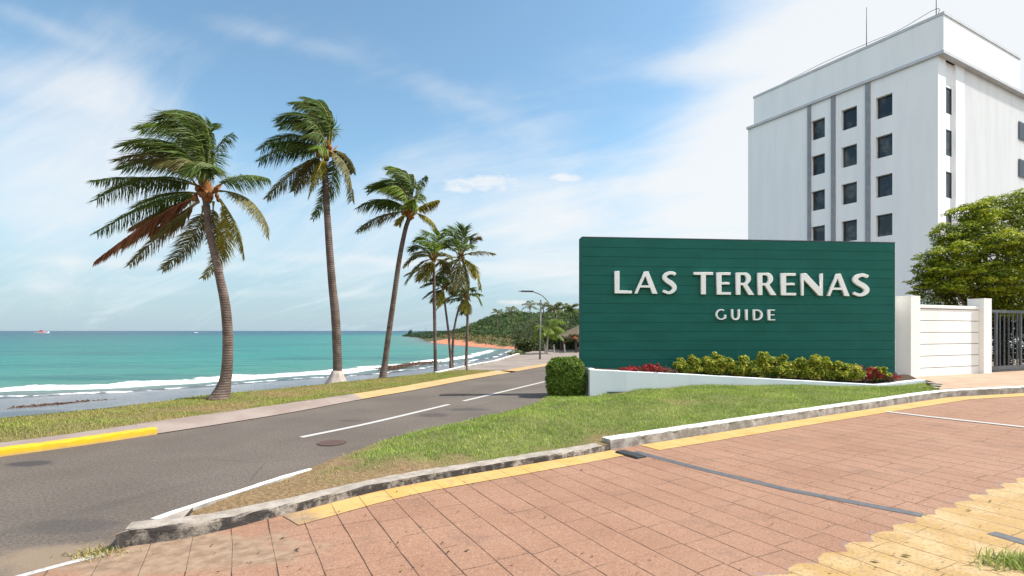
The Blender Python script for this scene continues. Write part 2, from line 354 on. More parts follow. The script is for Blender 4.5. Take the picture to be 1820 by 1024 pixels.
# ------------------------------------------------------------------ plan of the place
ROAD_L = smooth_curve([(-30,-16),(-20,-5.5),(-13,.6),(-9.3,4.5),(-6.9,7.03),(-5.83,8.56),(-4.68,10.57),(-3.7,12.9),(-2.77,14.9),(-1.55,17.9),(-.02,21.2),(1.87,25.4),(4.3,30),(8,35),(14,41),(30,52)])
ROAD_R = smooth_curve([(-20,-17),(-12,-8),(-6.2,.2),(-3.5,3.3),(-3.10,4.12),(-2.80,5.0),(-2.47,5.8),(-2.15,6.7),(-1.76,7.8),(-1.05,8.9),(-.11,10.3),(.5,11.4),(.8,12.4),(.93,13.4),(1.2,14.6),(2.0,16.8),(3.3,19.5),(5.2,23),(8.5,28),(14,34),(31,46)])
LAND = smooth_curve([(-40,-25),(-18,-2),(-10.7,8),(-9.45,9.62),(-8.41,10.97),(-7.5,13.0),(-6.5,14.5),(-5.4,16.1),(-4.43,17.85),(-3.03,20),(-2.2,24),(-1.0,28),(.3,36),(2,50),(4,70)])
SHORE = smooth_curve([(-120,-20),(-45,17),(-30,24),(-26,26.5),(-20,30.5),(-16.5,34.5),(-14.2,37.5),(-12,39.5),(-10.2,41.5),(-8,47),(-5,56),(-2.8,64),(-1,74),(0,84),(1,90)])
SHORE = [(p[0]+.9, p[1]-2.3) if p[1] < 60 else (p[0]+.9*max(0, (84-p[1])/24), p[1]-2.3*max(0, (84-p[1])/24)) for p in SHORE]
FARSHORE = [(-600,-200),(-250,-60)]+[p[:2] for p in SHORE]+[(-1,93),(-6.6,102),(-14.6,121),(-21,137),(-23,146),(-28,165),(-34,197),(-42,235),(-56,280),(-64,298),(-60,306),(-44,330),(-10,370),(120,480),(600,900)]
SEA = -1.5
land_poly = [(x, y) for x, y in LAND]+[(120,300),(900,900),(4000,4000),(4000,-4000),(-1500,-4000),(-600,-330)]
mb = MB(); mb.f.append(tuple(range(len(land_poly)))); mb.v += [(x, y, -.06) for x, y in land_poly]
tag(mb.build('ground', M['ground']), kind='structure')
def loft(name, A, B, zA, zB, mat, n=120, rows=2, kind='structure', parent=None, attrs=None, prof=None):
    A = resample(A, n); B = resample(B, n); V = []
    for i in range(n):
        for k in range(rows):
            t = k/(rows-1); p = A[i, :2]*(1-t)+B[i, :2]*t; z = zA*(1-t)+zB*t if prof is None else prof(t)
            V.append((p[0], p[1], z))
    Q = [(i*rows+k, i*rows+k+1, (i+1)*rows+k+1, (i+1)*rows+k) for i in range(n-1) for k in range(rows-1)]
    o = np_mesh(name, V, Q, mat, parent, smooth=True, attrs=None if attrs is None else attrs(np.array(V), rows, n))
    if o.data.polygons[0].normal.z < 0: o.data.flip_normals()
    return tag(o, kind=kind)
loft('road', ROAD_L, ROAD_R, 0, 0, M['asphalt'], 160, 3)
# beach between the verge and the water, running on below the waterline
Gp = [(-40,-25),(-18,-2),(-10.7,8),(-9.45,9.62),(-8.41,10.97),(-7.5,13.0),(-6.5,14.5),(-5.4,16.1),(-4.43,17.85),(-3.03,20),(-2.2,24),(-1.0,28),(.3,36),(2,50),(4,70)]
Sp = [(-120,-20),(-45,17),(-30,24),(-26,26.5),(-20,30.5),(-16.5,34.5),(-14.2,37.5),(-12,39.5),(-10.2,41.5),(-8,47),(-5,56),(-2.8,64),(-1,74),(0,84),(1,90)]
Gc = smooth_curve(Gp); Sc = SHORE; rows = 26; n = len(Gc); V = []; W = []
for (gx, gy), (sx, sy) in zip(Gc, Sc):
    for k in range(rows):
        t = k/(rows-1)*1.35
        x, y = gx+(sx-gx)*t, gy+(sy-gy)*t
        z = .03-1.53*min(t, 1)**.62 if t <= 1 else SEA-(t-1)*2.5
        V.append((x, y, z+.02*wob(np.array(x), np.array(y), 3.)*min(t*4, 1))); W.append(t)
o = np_mesh('beach', V, [(i*rows+k, i*rows+k+1, (i+1)*rows+k+1, (i+1)*rows+k) for i in range(n-1) for k in range(rows-1)], M['sand'], smooth=True, attrs={'wet': W})
if o.data.polygons[0].normal.z < 0: o.data.flip_normals()
tag(o, kind='structure')
# sea: a polar sheet out to the horizon, with a breaking swell along the shore
na, nr = 420, 230
ang = np.radians(np.linspace(-125, 62, na)); rad = np.concatenate([np.linspace(14, 75, 150, endpoint=False), np.geomspace(75, 14000, nr-150)])
Rr, Aa = np.meshgrid(rad, ang, indexing='ij'); X = Rr*np.sin(Aa); Y = Rr*np.cos(Aa)
sd = dist_poly(X, Y, FARSHORE); inl = inpoly(X.ravel(), Y.ravel(), FARSHORE+[(3000,3000),(3000,-3000)]).reshape(X.shape)
sd = np.where(inl, -sd, sd)
w1 = sd+.9*wob(X, Y, 9.); near = np.clip(1-Rr/260, 0, 1)
Z = SEA+near*(.34*np.exp(-((w1-4.3)/1.0)**2)*(.75+.5*wob(X, Y, 6.))+.11*np.exp(-((w1-13)/2.2)**2)+.06*wob(X, Y, 5.)*np.clip(sd/6, 0, 1)+.05*np.exp(-((w1-.6)/.5)**2))
Z = np.where(inl, SEA-.02*np.clip(-sd, 0, 3), Z)
Q = [(i*na+k, i*na+k+1, (i+1)*na+k+1, (i+1)*na+k) for i in range(nr-1) for k in range(na-1)]
o = np_mesh('sea', np.column_stack([X.ravel(), Y.ravel(), Z.ravel()]), Q, M['sea'], smooth=True, attrs={'shore': w1.ravel(), 'surf': np.interp(Y.ravel(), [0,60,80,95], [1,1,.75,.12])})
if o.data.polygons[0].normal.z < 0: o.data.flip_normals()
tag(o, kind='structure')
# headland: height field rising from the far shore
gx = np.linspace(-75, 110, 190); gy = np.linspace(66, 420, 190); X, Y = np.meshgrid(gx, gy, indexing='ij')
sd = dist_poly(X, Y, FARSHORE); inl = inpoly(X.ravel(), Y.ravel(), FARSHORE+[(3000,3000),(3000,-3000)]).reshape(X.shape); sd = np.where(inl, sd, -sd)
def hill_h(X, Y, sd):
    bank = np.interp(sd, [-20,0,4,9,14], [-4,-1.55,-.9,-.15,.25])
    u = X-(Y-130)*-.02
    ridge = 6.6*np.exp(-((X-24)/23)**2-((Y-165)/45)**2)+6.2*np.exp(-((X+6)/13)**2-((Y-185)/35)**2)+2.0*np.exp(-((X+20)/9)**2-((Y-205)/30)**2)
    return bank+np.clip((sd-6)/26, 0, 1)*ridge
Z = hill_h(X, Y, sd)
red = ((sd < np.interp(Y, [88,104,140], [1.3,2.8,6.0])+.8*wob(X, Y, 5.)) & (X < 3) & (Y < 152) & (Y > 84)).astype(float); edge = np.clip(1-np.abs(sd-.4)/1.1, 0, 1)*.0
Q = [(i*190+k, i*190+k+1, (i+1)*190+k+1, (i+1)*190+k) for i in range(189) for k in range(189)]
o = np_mesh('hills', np.column_stack([X.ravel(), Y.ravel(), Z.ravel()]), Q, M['shore'], smooth=True, attrs={'red': red.ravel(), 'edge': edge.ravel()})
if o.data.polygons[0].normal.z < 0: o.data.flip_normals()
tag(o, kind='structure')

# verge strip, kerbs, walk
VI = smooth_curve([(-30.4,-15.4),(-20.5,-5),(-13.5,1.1),(-9.7,4.9),(-7.35,7.4),(-6.31,9.15),(-5.03,11.3),(-4.05,13.15),(-3.15,15.1),(-1.95,18.0),(-.62,20.9)])
L1 = [p for p in ROAD_L if p[1] < 8.6]; L2 = [p for p in ROAD_L if 8.3 < p[1] < 13.0]; L3 = [p for p in ROAD_L if p[1] > 12.85 and p[1] < 36]
I1 = [p for p in VI if p[1] < 9.2]; I2 = [p for p in VI if 8.8 < p[1] < 13.3]; I3 = [p for p in VI if p[1] > 13.0]
def inner(path, d):
    out = []
    for i, p in enumerate(path):
        a = path[max(i-1, 0)]; b = path[min(i+1, len(path)-1)]; dx, dy = b[0]-a[0], b[1]-a[1]; l = math.hypot(dx, dy)
        out.append((p[0]-dy/l*d, p[1]+dx/l*d))
    return out
def kerb(name, path, w, h, mat, zf=lambda x, y: 0.0, left=True, sub=5, rough=.006, joints=None, taper=0):
    path = [tuple(p) for p in resample(path, max(4, int(sum(math.dist(a[:2], b[:2]) for a, b in zip(path, path[1:]))/.09)))]
    s = 1 if left else -1; prof = [(0,-.08),(0,.72),(.02,.93),(.07,1.0),(.55,1.02),(1,1.0),(1,-.08)]; V = []
    acc = 0
    for i, p in enumerate(path):
        a = path[max(i-1, 0)]; b = path[min(i+1, len(path)-1)]; dx, dy = b[0]-a[0], b[1]-a[1]; l = math.hypot(dx, dy); nx, ny = -dy/l*s, dx/l*s
        acc += math.dist(p[:2], path[i-1][:2]) if i else 0
        jt = 0 if not joints else (1 if (acc % joints) < .09 and 2 < i < len(path)-5 else 0)
        for q, (a_, b_) in enumerate(prof):
            r = random.uniform(-rough, rough); k = w*a_ if a_ else -.0
            hh = (h(p[0], p[1]) if callable(h) else h)*b_ if b_ > 0 else -.08
            V.append((p[0]+nx*(k+r+jt*.014*(q in (1,2,3))), p[1]+ny*(k+r+jt*.014*(q in (1,2,3))), zf(p[0], p[1])+hh+random.uniform(-rough, rough)*.7*(b_ > 0)-jt*.005*(b_ > .7)))
    m = len(prof); Q = [(i*m+k, i*m+k+1, (i+1)*m+k+1, (i+1)*m+k) for i in range(len(path)-1) for k in range(m-1)]
    mb = MB(); mb.v = V; mb.f = Q+[tuple(range(m)), tuple((len(path)-1)*m+k for k in reversed(range(m)))]
    o = mb.build(name, mat)
    import bmesh
    bm = bmesh.new(); bm.from_mesh(o.data); bmesh.ops.recalc_face_normals(bm, faces=bm.faces); bm.to_mesh(o.data); bm.free()
    return tag(o, kind='structure')
kerb('yellow_kerb', L1, .17, .105, M['yellow_kerb'], joints=1.5, rough=.004)
loft('pavement', inner(L1, .165), I1, .098, .10, M['concrete'], 60, 2)
loft('pavement', L2, I2, .012, .105, M['concrete'], 40, 5, prof=lambda t: .012+.093*min(1, t*1.6))
L3a = [p for p in L3 if p[1] < 21.6]; L3b = [p for p in L3 if p[1] > 21.4]
loft('yellow_pavement', L3a, [(x, y) for x, y in I3], .014, .10, M['yellow_walk'], 40, 3)
loft('yellow_pavement', L3b, inner(L3b, .62), .014, .03, M['yellow_walk'], 40, 3)
prom = [(-1.95,20.9),(-1.4,21.4),(-.62,20.95)]+[p for p in inner(L3b, .6)]+[(9,45),(3.2,47),(1.9,44),(.5,36.4),(-.7,28.5),(-1.8,24)]
mb = MB(); mb.f.append(tuple(range(len(prom)))); mb.v += [(x, y, .025) for x, y in prom]
o = mb.build('promenade', M['pale_concrete']); tag(o, kind='structure')
if o.data.polygons[0].normal.z < 0: o.data.flip_normals()
kerb('promenade_kerb', [(-3.0,19.9),(-2.2,23.8),(-1.0,27.8),(.2,35.6),(.6,38)], .22, .12, M['white_kerb'], left=False, joints=2.4)
# centre line of the road
LN = smooth_curve([(-3.36,8.30),(-2.6,9.6),(-1.45,12.0),(-.31,14.4),(1.2,17.6),(3.0,21.2),(5.2,25),(8.6,30)])
LA = [p for p in LN if p[1] < 12.1]; LB = [p for p in LN if p[1] > 12.5]
for LQ in (LA, LB): loft('road_line', inner(LQ, .06), inner(LQ, -.06), .005, .005, M['line'], 60, 2)

# red paved drive
KE = smooth_curve([ray_p(*q)[:2] for q in ((222,974),(350,955),(500,918),(700,868),(900,833),(1000,816),(1085,801))], 6)
KW = smooth_curve([ray_p(*q)[:2] for q in ((1085,801),(1250,774),(1400,750),(1550,727),(1685,707),(1830,699),(2000,690))], 6)
nose = KE[0]
drive_poly = [(x, y) for x, y in KE]+list(KW[1:])+[(32,17),(40,10),(40,-12),(-12,-12),(-6.4,-.2),(-3.75,3.2),(-3.2,3.9)]
zs = [i*.5 for i in range(-26, 82)]
gp = [(x, y) for x in np.arange(-12, 40, .8) for y in np.arange(-12, 17, .8)]
gp = np.array(gp); gp = gp[inpoly(gp[:,0], gp[:,1], drive_poly) & (dist_poly(gp[:,0], gp[:,1], drive_poly+drive_poly[:1]) > .25)]
def cdt_mesh(name, poly, inner_pts, zf, mat, attrs=None, zlist=None):
    n = len(poly); vs = [Vector((p[0], p[1])) for p in poly]+[Vector((p[0], p[1])) for p in inner_pts]
    ov, oe, of, *_ = delaunay_2d_cdt(vs, [(i, (i+1) % n) for i in range(n)], [], 1, 1e-5)
    V = [(v.x, v.y, zf(v.x, v.y)) for v in ov]
    me = bpy.data.meshes.new(name); me.from_pydata(V, [], [tuple(f) for f in of]); me.update()
    me.polygons.foreach_set('use_smooth', [True]*len(me.polygons))
    for nm, fn in (attrs or {}).items():
        a = me.attributes.new(nm, 'FLOAT', 'POINT'); a.data.foreach_set('value', np.array([fn(v[0], v[1]) for v in V], np.float32))
    o = link_mesh(name, me, mat)
    if me.polygons[0].normal.z < 0: me.flip_normals()
    return tag(o, kind='structure')
cdt_mesh('driveway', drive_poly, gp, lambda x, y: zp(x)+.008, M['paver'])
def strip_on(name, path, d0, d1, mat, dz=.014):
    A = [tuple(p) for p in resample(inner(path, d0), 90)]; B = [tuple(p) for p in resample(inner(path, d1), 90)]
    V = []
    for a, b in zip(A, B): V += [(a[0], a[1], zp(a[0])+dz), (b[0], b[1], zp(b[0])+dz)]
    mb = MB(); mb.v = V; mb.f = [(2*i, 2*i+1, 2*i+3, 2*i+2) for i in range(len(A)-1)]
    o = mb.build(name, mat)
    if o.data.polygons[0].normal.z < 0: o.data.flip_normals()
    return tag(o, kind='structure')
strip_on('yellow_border', KE[12:], -.03, -.36, M['yellow_edge'])
strip_on('yellow_border', [ray_p(*q)[:2] for q in ((1135,792),(1250,774),(1400,750),(1550,727),(1685,707),(1830,699))], -.03, -.42, M['yellow_edge'])
wl = [ray_p(1575,733)[:2], ray_p(1650,742)[:2], ray_p(1840,763)[:2]]
strip_on('drive_line', wl, -.06, .06, M['line'], .018)
# drain channel across the drive
dr = empty('drain_channel', ray_p(1115,806), 'dark steel drain strip running across the red paved drive', 'drain')
for dp in ([ray_p(1128,804)[:2], ray_p(1250,836)[:2], ray_p(1400,872)[:2], ray_p(1640,918)[:2]], [ray_p(1762,949)[:2], ray_p(1820,966)[:2], ray_p(2100,1040)[:2]]):
    A = resample(inner(dp, .058), 60); B = resample(inner(dp, -.058), 60); mb = MB()
    for i in range(59):
        mb.quad(*[(p[0], p[1], zp(p[0])+.0115) for p in (A[i], B[i], B[i+1], A[i+1])])
    o = mb.build('cover_strip', M['drain'], dr)
    if o.data.polygons[0].normal.z < 0: o.data.flip_normals()
dp = [ray_p(1128,804)[:2], ray_p(1250,836)[:2]]; B = resample(inner(dp, -.046), 20)
mb = MB(); c = Vector(ray_p(1122,807)); u = Vector((B[3][0]-B[0][0], B[3][1]-B[0][1], 0)).normalized(); w = Vector((-u.y, u.x, 0))
mb.box(c-u*.14-w*.16+Vector((0,0,.012)), u*.42, w*.16, (0,0,.02))
for k in range(7): mb.box(c-u*(.12-.055*k)-w*.15+Vector((0,0,.031)), u*.022, w*.14, (0,0,.008))
mb.build('grate', M['dark_metal'], dr)
# manhole cover on the road
mx, my, _ = ray_z(590, 788)
mh = empty('manhole_cover', (mx, my, 0), 'round rusty brown manhole cover set in the grey asphalt road', 'manhole cover')
mb = MB(); mb.prism([(mx+.195*math.cos(a), my+.195*math.sin(a)) for a in np.linspace(0, 6.283, 29)[:-1]], -.02, .012); mb.build('cover', M['rust'], mh)
mb = MB(); n = 32
for i in range(n):
    a, b = 2*math.pi*i/n, 2*math.pi*(i+1)/n
    mb.quad(*[(mx+r*math.cos(q), my+r*math.sin(q), .009) for r, q in ((.20,a),(.215,a),(.215,b),(.20,b))])
mb.build('frame', M['rust'], mh)

# ------------------------------------------------------------------ lawn island
RK = [p for p in ROAD_R if 4.0 < p[1] < 13.6 and p[0] > -3.2]
PF0 = ray_y(1047, 704, 13.2); PF1 = ray_y(1560, 684, 13.6)       # planter front, left and right ends
PFE = (11.25, 14.05)
isl = [(x, y) for x, y in KE]+list(KW[1:26])
isl = isl+[(10.75,13.0), PFE, (PF1[0], PF1[1]-.02), (4.9,13.33), (PF0[0], PF0[1]-.02), (1.9,13.5), (1.5,14.1), (1.1,14.1)]+[tuple(p) for p in reversed(RK)]
CPT = [(x, y, zp(x)+.080+.055*math.exp(-((x+3.1)/.8)**2)) for x, y in KE[::3]]+[(x, y, zp(x)+.15) for x, y in KW[:26:3]]
CPT += [(x, y, .125) for x, y in RK[::2] if y < 12]+[(1.0,13.2,.02),(1.5,13.9,.0)]
for px, z in ((1047,.05),(1080,.12),(1150,.245),(1250,.33),(1400,.32),(1500,.27),(1580,.26)):
    yy = 13.2+.4*(px-1047)/513; CPT.append(((px-CX)/F*yy, yy-.03, z))
CPT += [(PFE[0], PFE[1], .30), (-1.0,8.0,.215), (.2,9.2,.27), (1.2,10.6,.27), (2.6,10.6,.32), (4.5,11.6,.36), (-1.4,6.4,.19), (.9,11.9,.16)]
CPT = np.array(CPT)
def zi(x, y):
    x = np.asarray(x, float); y = np.asarray(y, float)
    d2 = (x[..., None]-CPT[:, 0])**2+(y[..., None]-CPT[:, 1])**2+.02; w = 1/d2**1.6
    return (w*CPT[:, 2]).sum(-1)/w.sum(-1)
DRY = [nose, tuple(KE[12]), tuple(KE[20])]
def dryness_old(x, y):
    x = np.asarray(x, float); y = np.asarray(y, float)
    d = dist_poly(x, y, DRY+[tuple(KE[26])])
    along = np.clip((x-(-3.1))/3.2, 0, 1)
    a = np.clip(1.25-d/(.95-.55*along)+.45*wob(x, y, .9), 0, 1)*np.clip(1.5-along*1.1, 0, 1)
    b = np.clip((wob(x, y, 2.6)-.42)*1.6, 0, .5)
    spot = 0
    for (qx, qy, r) in ((1082,772,.32),(1035,786,.2),(700,830,.25)):
        X, Y, _ = ray_z(qx, qy, .2); spot = spot+np.exp(-((x-X)**2+((y-Y)*.6)**2)/r**2)
    return np.clip(np.maximum(np.maximum(a, b), spot), 0, 1)
def dryness(x, y):
    x = np.asarray(x, float); y = np.asarray(y, float)
    d = dist_poly(x, y, [tuple(p) for p in KE]); al = np.clip((x+3.1)/4.2, 0, 1)
    a = np.clip((1.35-1.15*al**.6+.35*wob(x, y, .8)-d)/.35, 0, 1)
    a = np.maximum(a, np.clip((-1.75-x+.35*wob(x, y, .7))/.5, 0, 1))
    b = np.clip((wob(x, y, 2.6)-.5)*1.4, 0, .45); spot = 0
    for (qx, qy, r) in ((1082,772,.30),(1035,786,.2),(720,835,.3)):
        X, Y, _ = ray_z(qx, qy, .2); spot = spot+np.exp(-((x-X)**2+((y-Y)*.6)**2)/r**2)
    return np.clip(np.maximum(np.maximum(a, b), spot), 0, 1)
g = np.array([(x, y) for x in np.arange(-3.4, 12.2, .16) for y in np.arange(3.8, 14.4, .16)])
g = g[inpoly(g[:,0], g[:,1], isl) & (dist_poly(g[:,0], g[:,1], isl+isl[:1]) > .07)]
cdt_mesh('lawn', isl, g, lambda x, y: float(zi(x, y))+.012*float(wob(np.array(x), np.array(y), .7))-.02, M['lawn'], {'dry': lambda x, y: float(dryness(x, y))})
KH = lambda x, y: .088+.055*math.exp(-((x+3.1)/.8)**2)
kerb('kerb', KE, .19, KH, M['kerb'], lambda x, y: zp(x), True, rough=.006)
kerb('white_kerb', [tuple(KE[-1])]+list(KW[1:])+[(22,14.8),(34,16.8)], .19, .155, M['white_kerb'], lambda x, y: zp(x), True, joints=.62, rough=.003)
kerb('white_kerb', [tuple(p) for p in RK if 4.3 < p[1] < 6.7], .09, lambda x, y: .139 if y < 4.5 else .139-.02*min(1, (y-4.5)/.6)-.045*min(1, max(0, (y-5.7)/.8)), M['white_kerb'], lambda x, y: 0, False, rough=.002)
# blunt broken nose where the two kerbs meet
ki = inner([tuple(p) for p in KE], .17); RK0 = RK[0]; ra = [p for p in RK if p[1] < 4.72]
npoly = [(KE[0][0]+.03, KE[0][1]+.02), (KE[2][0], KE[2][1]+.03), (KE[4][0], KE[4][1]+.03), ki[5]]+[(p[0]+.07, p[1]-.02) for p in reversed(ra)]
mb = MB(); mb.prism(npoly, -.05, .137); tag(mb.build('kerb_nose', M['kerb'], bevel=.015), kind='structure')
# white edging on the asphalt, bottom left
E = smooth_curve([ray_z(20,1030)[:2], ray_z(100,1008)[:2], ray_z(185,986)[:2]], 5)
loft('edge_line', inner(E, .02), inner(E, -.045), .011, .011, M['line'], 20, 2)

def blades(name, x, y, z, length, width, col, mat, lean=.55):
    n = len(x); a = RNG.uniform(0, 2*np.pi, n); ln = RNG.uniform(.2, 1, n)*lean
    D = np.column_stack([np.cos(a)*ln, np.sin(a)*ln, np.ones(n)]); D /= np.linalg.norm(D, axis=1)[:, None]
    P0 = np.column_stack([x, y, z]); P1 = P0+D*(length*.6)[:, None]
    D2 = D+np.column_stack([np.cos(a), np.sin(a), -.3*np.ones(n)])*.7*ln[:, None]; D2 /= np.linalg.norm(D2, axis=1)[:, None]
    P2 = P1+D2*(length*.5)[:, None]
    b = a+RNG.uniform(.8, 2.3, n); Wd = np.column_stack([np.cos(b), np.sin(b), 0*b])*width[:, None]*.5
    V = np.stack([P0-Wd, P0+Wd, P1-Wd*.8, P1+Wd*.8, P2-Wd*.15, P2+Wd*.15], 1).reshape(-1, 3)
    i = np.arange(n)*6; Q = np.concatenate([np.column_stack([i, i+1, i+3, i+2]), np.column_stack([i+2, i+3, i+5, i+4])])
    C = np.repeat(col, 6, 0)
    return np_mesh(name, V, Q, mat, None, C)
def grass_col(x, y, dry):
    n = len(x); f = np.clip(.5+.45*wob(x, y, 1.3)+RNG.normal(0, .22, n), 0, 1)[:, None]
    g = np.array([.13,.225,.028])*(1-f)+np.array([.36,.45,.085])*f
    s = np.array([.42,.31,.16])*(1-f)+np.array([.30,.25,.09])*f
    m = np.clip(dry*1.1+RNG.normal(-.08, .22, n), 0, 1)[:, None]
    return np.clip(g*(1-m)+s*m, 0, 1)*RNG.uniform(.8, 1.15, n)[:, None]
N = 240000
x = RNG.uniform(-3.3, 12, N); y = RNG.uniform(4, 14.3, N)
k = inpoly(x, y, isl) & (dist_poly(x, y, [tuple(p) for p in KE]+list(KW)) > .17) & ((dist_poly(x, y, RK) > .08) | (y > 6.0)); x, y = x[k], y[k]
dr_ = dryness(x, y); k = RNG.uniform(0, 1, len(x)) > dr_*.90; x, y, dr_ = x[k], y[k], dr_[k]
ln = RNG.uniform(.03, .065, len(x))*(1-.4*dr_)*(1+.25*wob(x, y, .8)); 
tag(blades('grass', x, y, zi(x, y)-.03, ln, RNG.uniform(.006, .011, len(x)), grass_col(x, y, dr_), M['grass'], .9), 'short green grass with dry straw patches on the island beside the paved drive', 'grass', kind='stuff')
# verge under the palms
vp = [p for p in VI]+[(-1.4,21.4)]+[p for p in reversed(LAND) if p[1] < 21.3]
g = np.array([(x, y) for x in np.arange(-36, 0, .45) for y in np.arange(-24, 22, .45)]); g = g[inpoly(g[:,0], g[:,1], vp) & (dist_poly(g[:,0], g[:,1], vp+vp[:1]) > .15)]
zv = lambda x, y: .085+.03*np.clip(wob(np.asarray(x, float), np.asarray(y, float), 2.2), -1, 1)
vdry = lambda x, y: np.clip(.48+.6*wob(np.asarray(x, float), np.asarray(y, float), 1.9), 0, .92)
cdt_mesh('verge', vp, g, lambda x, y: float(zv(x, y)), M['lawn'], {'dry': lambda x, y: float(vdry(x, y))})
N = 380000
x = RNG.uniform(-14, -.4, N); y = RNG.uniform(4, 21.6, N); k = inpoly(x, y, vp); x, y = x[k], y[k]
dr_ = vdry(x, y); k = RNG.uniform(0, 1, len(x)) > dr_*.5; x, y, dr_ = x[k], y[k], dr_[k]
tag(blades('verge_grass', x, y, zv(x, y)-.012, RNG.uniform(.025, .06, len(x)), RNG.uniform(.007, .012, len(x)), grass_col(x, y, dr_*.8)*np.array([1.0,.88,.85]), M['grass'], .8), 'strip of yellowish green grass under the palms along the road', 'grass', kind='stuff')
# skirt of the verge down to the beach
LV = [p for p in LAND if p[1] < 21.5]
loft('verge_edge', LV, inner(LV, .35), .09, -.45, M['sand'], 80, 3, attrs=lambda V, r, n: {'wet': np.full(len(V), .08)})

# ------------------------------------------------------------------ green sign
S0 = Vector(ray_y(1035, 588, 14.0)); S1 = Vector(ray_y(1591, 588, 14.9)); S0.z = S1.z = 0
su = (S1-S0).normalized(); sn = Vector((su.y, -su.x, 0)); SL = (S1-S0).length; ST = 4.21
sign = empty('sign_wall', S0, 'large dark green plank sign wall with raised white lettering', 'sign')
mb = MB(); npl = 17; ph = (ST+.1)/npl
for i in range(npl):
    z0 = -.1+i*ph; z1 = min(z0+ph-.0055, ST)
    mb.box(S0+sn*(0.0)+Vector((0,0,z0)), su*SL, -sn*.06, (0,0,z1-z0))
mb.build('planking', M['sign'], sign, bevel=.004)
mb = MB(); mb.box(S0-sn*.062+su*.004+Vector((0,0,-.1)), su*(SL-.008), -sn*.26, (0,0,ST+.085)); mb.build('core', M['sign'], sign)
mb = MB(); mb.box(S0+sn*.003-su*.003+Vector((0,0,ST+.002)), su*(SL+.006), -sn*.33, (0,0,.022)); mb.build('cap', M['grey_metal'], sign)
for s, o_ in ((0, -.018), (SL, .0)):
    mb = MB(); mb.box(S0+su*(s+o_)-sn*.01+Vector((0,0,-.1)), su*.018, -sn*.31, (0,0,ST+.1)); mb.build('edge_trim', M['sign' if s == 0 else 'white_metal'], sign)
def on_sign(px, py):                             # pixel -> (u, z) on the face of the sign
    d = Vector(((px-CX)/F, 1, -(py-HY)/F)); k = (S0.dot(sn))/(d.dot(sn)); p = d*k
    return (p-S0).dot(su), p.z+H
def stroke(path, hw):
    P = [np.array(p, float) for p in path]; L, R = [], []
    for i, p in enumerate(P):
        t = P[min(i+1, len(P)-1)]-P[max(i-1, 0)]; t = t/np.linalg.norm(t); n = np.array([-t[1], t[0]]); h = hw(i/(len(P)-1)) if callable(hw) else hw
        L.append(tuple(p+n*h)); R.append(tuple(p-n*h))
    return L+R[::-1]
def arc(cx, cy, rx, ry, a0, a1, n=14): return [(cx+rx*math.cos(math.radians(a)), cy+ry*math.sin(math.radians(a))) for a in np.linspace(a0, a1, n)]
GL = {
 'L': (.79, [[(0,0),(.79,0),(.79,.145),(.225,.145),(.225,1),(0,1)]]),
 'A': (1.05, [[(0,0),(.15,0),(.265,.27),(.70,.27),(.80,0),(1.05,0),(.63,1),(.455,1)], [(.315,.385),(.655,.385),(.495,.77)]]),
 'T': (.86, [[(.315,0),(.545,0),(.545,.865),(.86,.865),(.86,1),(0,1),(0,.865),(.315,.865)]]),
 'E': (.65, [[(0,0),(.65,0),(.65,.13),(.225,.13),(.225,.45),(.59,.45),(.59,.57),(.225,.57),(.225,.87),(.63,.87),(.63,1),(0,1)]]),
 'R': (.86, [[(0,0),(.215,0),(.215,.43),(.315,.43),(.58,0),(.86,0),(.535,.465)]+arc(.43,.735,.265,.265,-55,90)+[(0,1)], [(.215,.55),(.215,.88)]+arc(.36,.715,.115,.165,90,-90,10)]),
 'N': (.98, [[(0,0),(.125,0),(.125,.70),(.79,0),(.98,0),(.98,1),(.86,1),(.86,.36),(.225,1),(0,1)]]),
 'S': (.72, [stroke(smooth_curve([(.64,.87),(.50,.935),(.33,.93),(.17,.83),(.165,.70),(.28,.585),(.45,.475),(.57,.35),(.58,.22),(.46,.10),(.29,.065),(.07,.15)], 5), lambda t: .068+.045*math.sin(math.pi*t)**2)]),
 'G': (.98, [stroke(smooth_curve([(.90,.82),(.74,.915),(.52,.935),(.27,.84),(.11,.62),(.11,.38),(.26,.16),(.52,.07),(.72,.09),(.87,.17)], 5), .088)+[(.95,.22),(.95,.50),(.62,.50),(.62,.38),(.78,.38),(.78,.22)]]),
 'U': (.80, [stroke([(.10,1),(.10,.6)]+smooth_curve([(.10,.42),(.15,.22),(.28,.10),(.40,.085),(.52,.10),(.65,.22),(.70,.42)], 4)+[(.70,.6),(.70,1)], .092)]),
 'I': (.2, [[(0,0),(.2,0),(.2,1),(0,1)]]),
 'D': (.88, [[(0,0),(.36,0)]+arc(.36,.5,.52,.5,-90,90,18)[1:-1]+[(.36,1),(0,1)], [(.19,.155),(.19,.845),(.35,.845)]+arc(.35,.5,.335,.345,88,-88,16)+[(.35,.155)]]),
}
GL['G'] = (.96, [arc(.5,.5,.5,.5,50,298,26)+[(.90,.14),(.96,.18),(.96,.50),(.785,.50),(.785,.25)]+arc(.5,.5,.335,.355,310,52,22)])
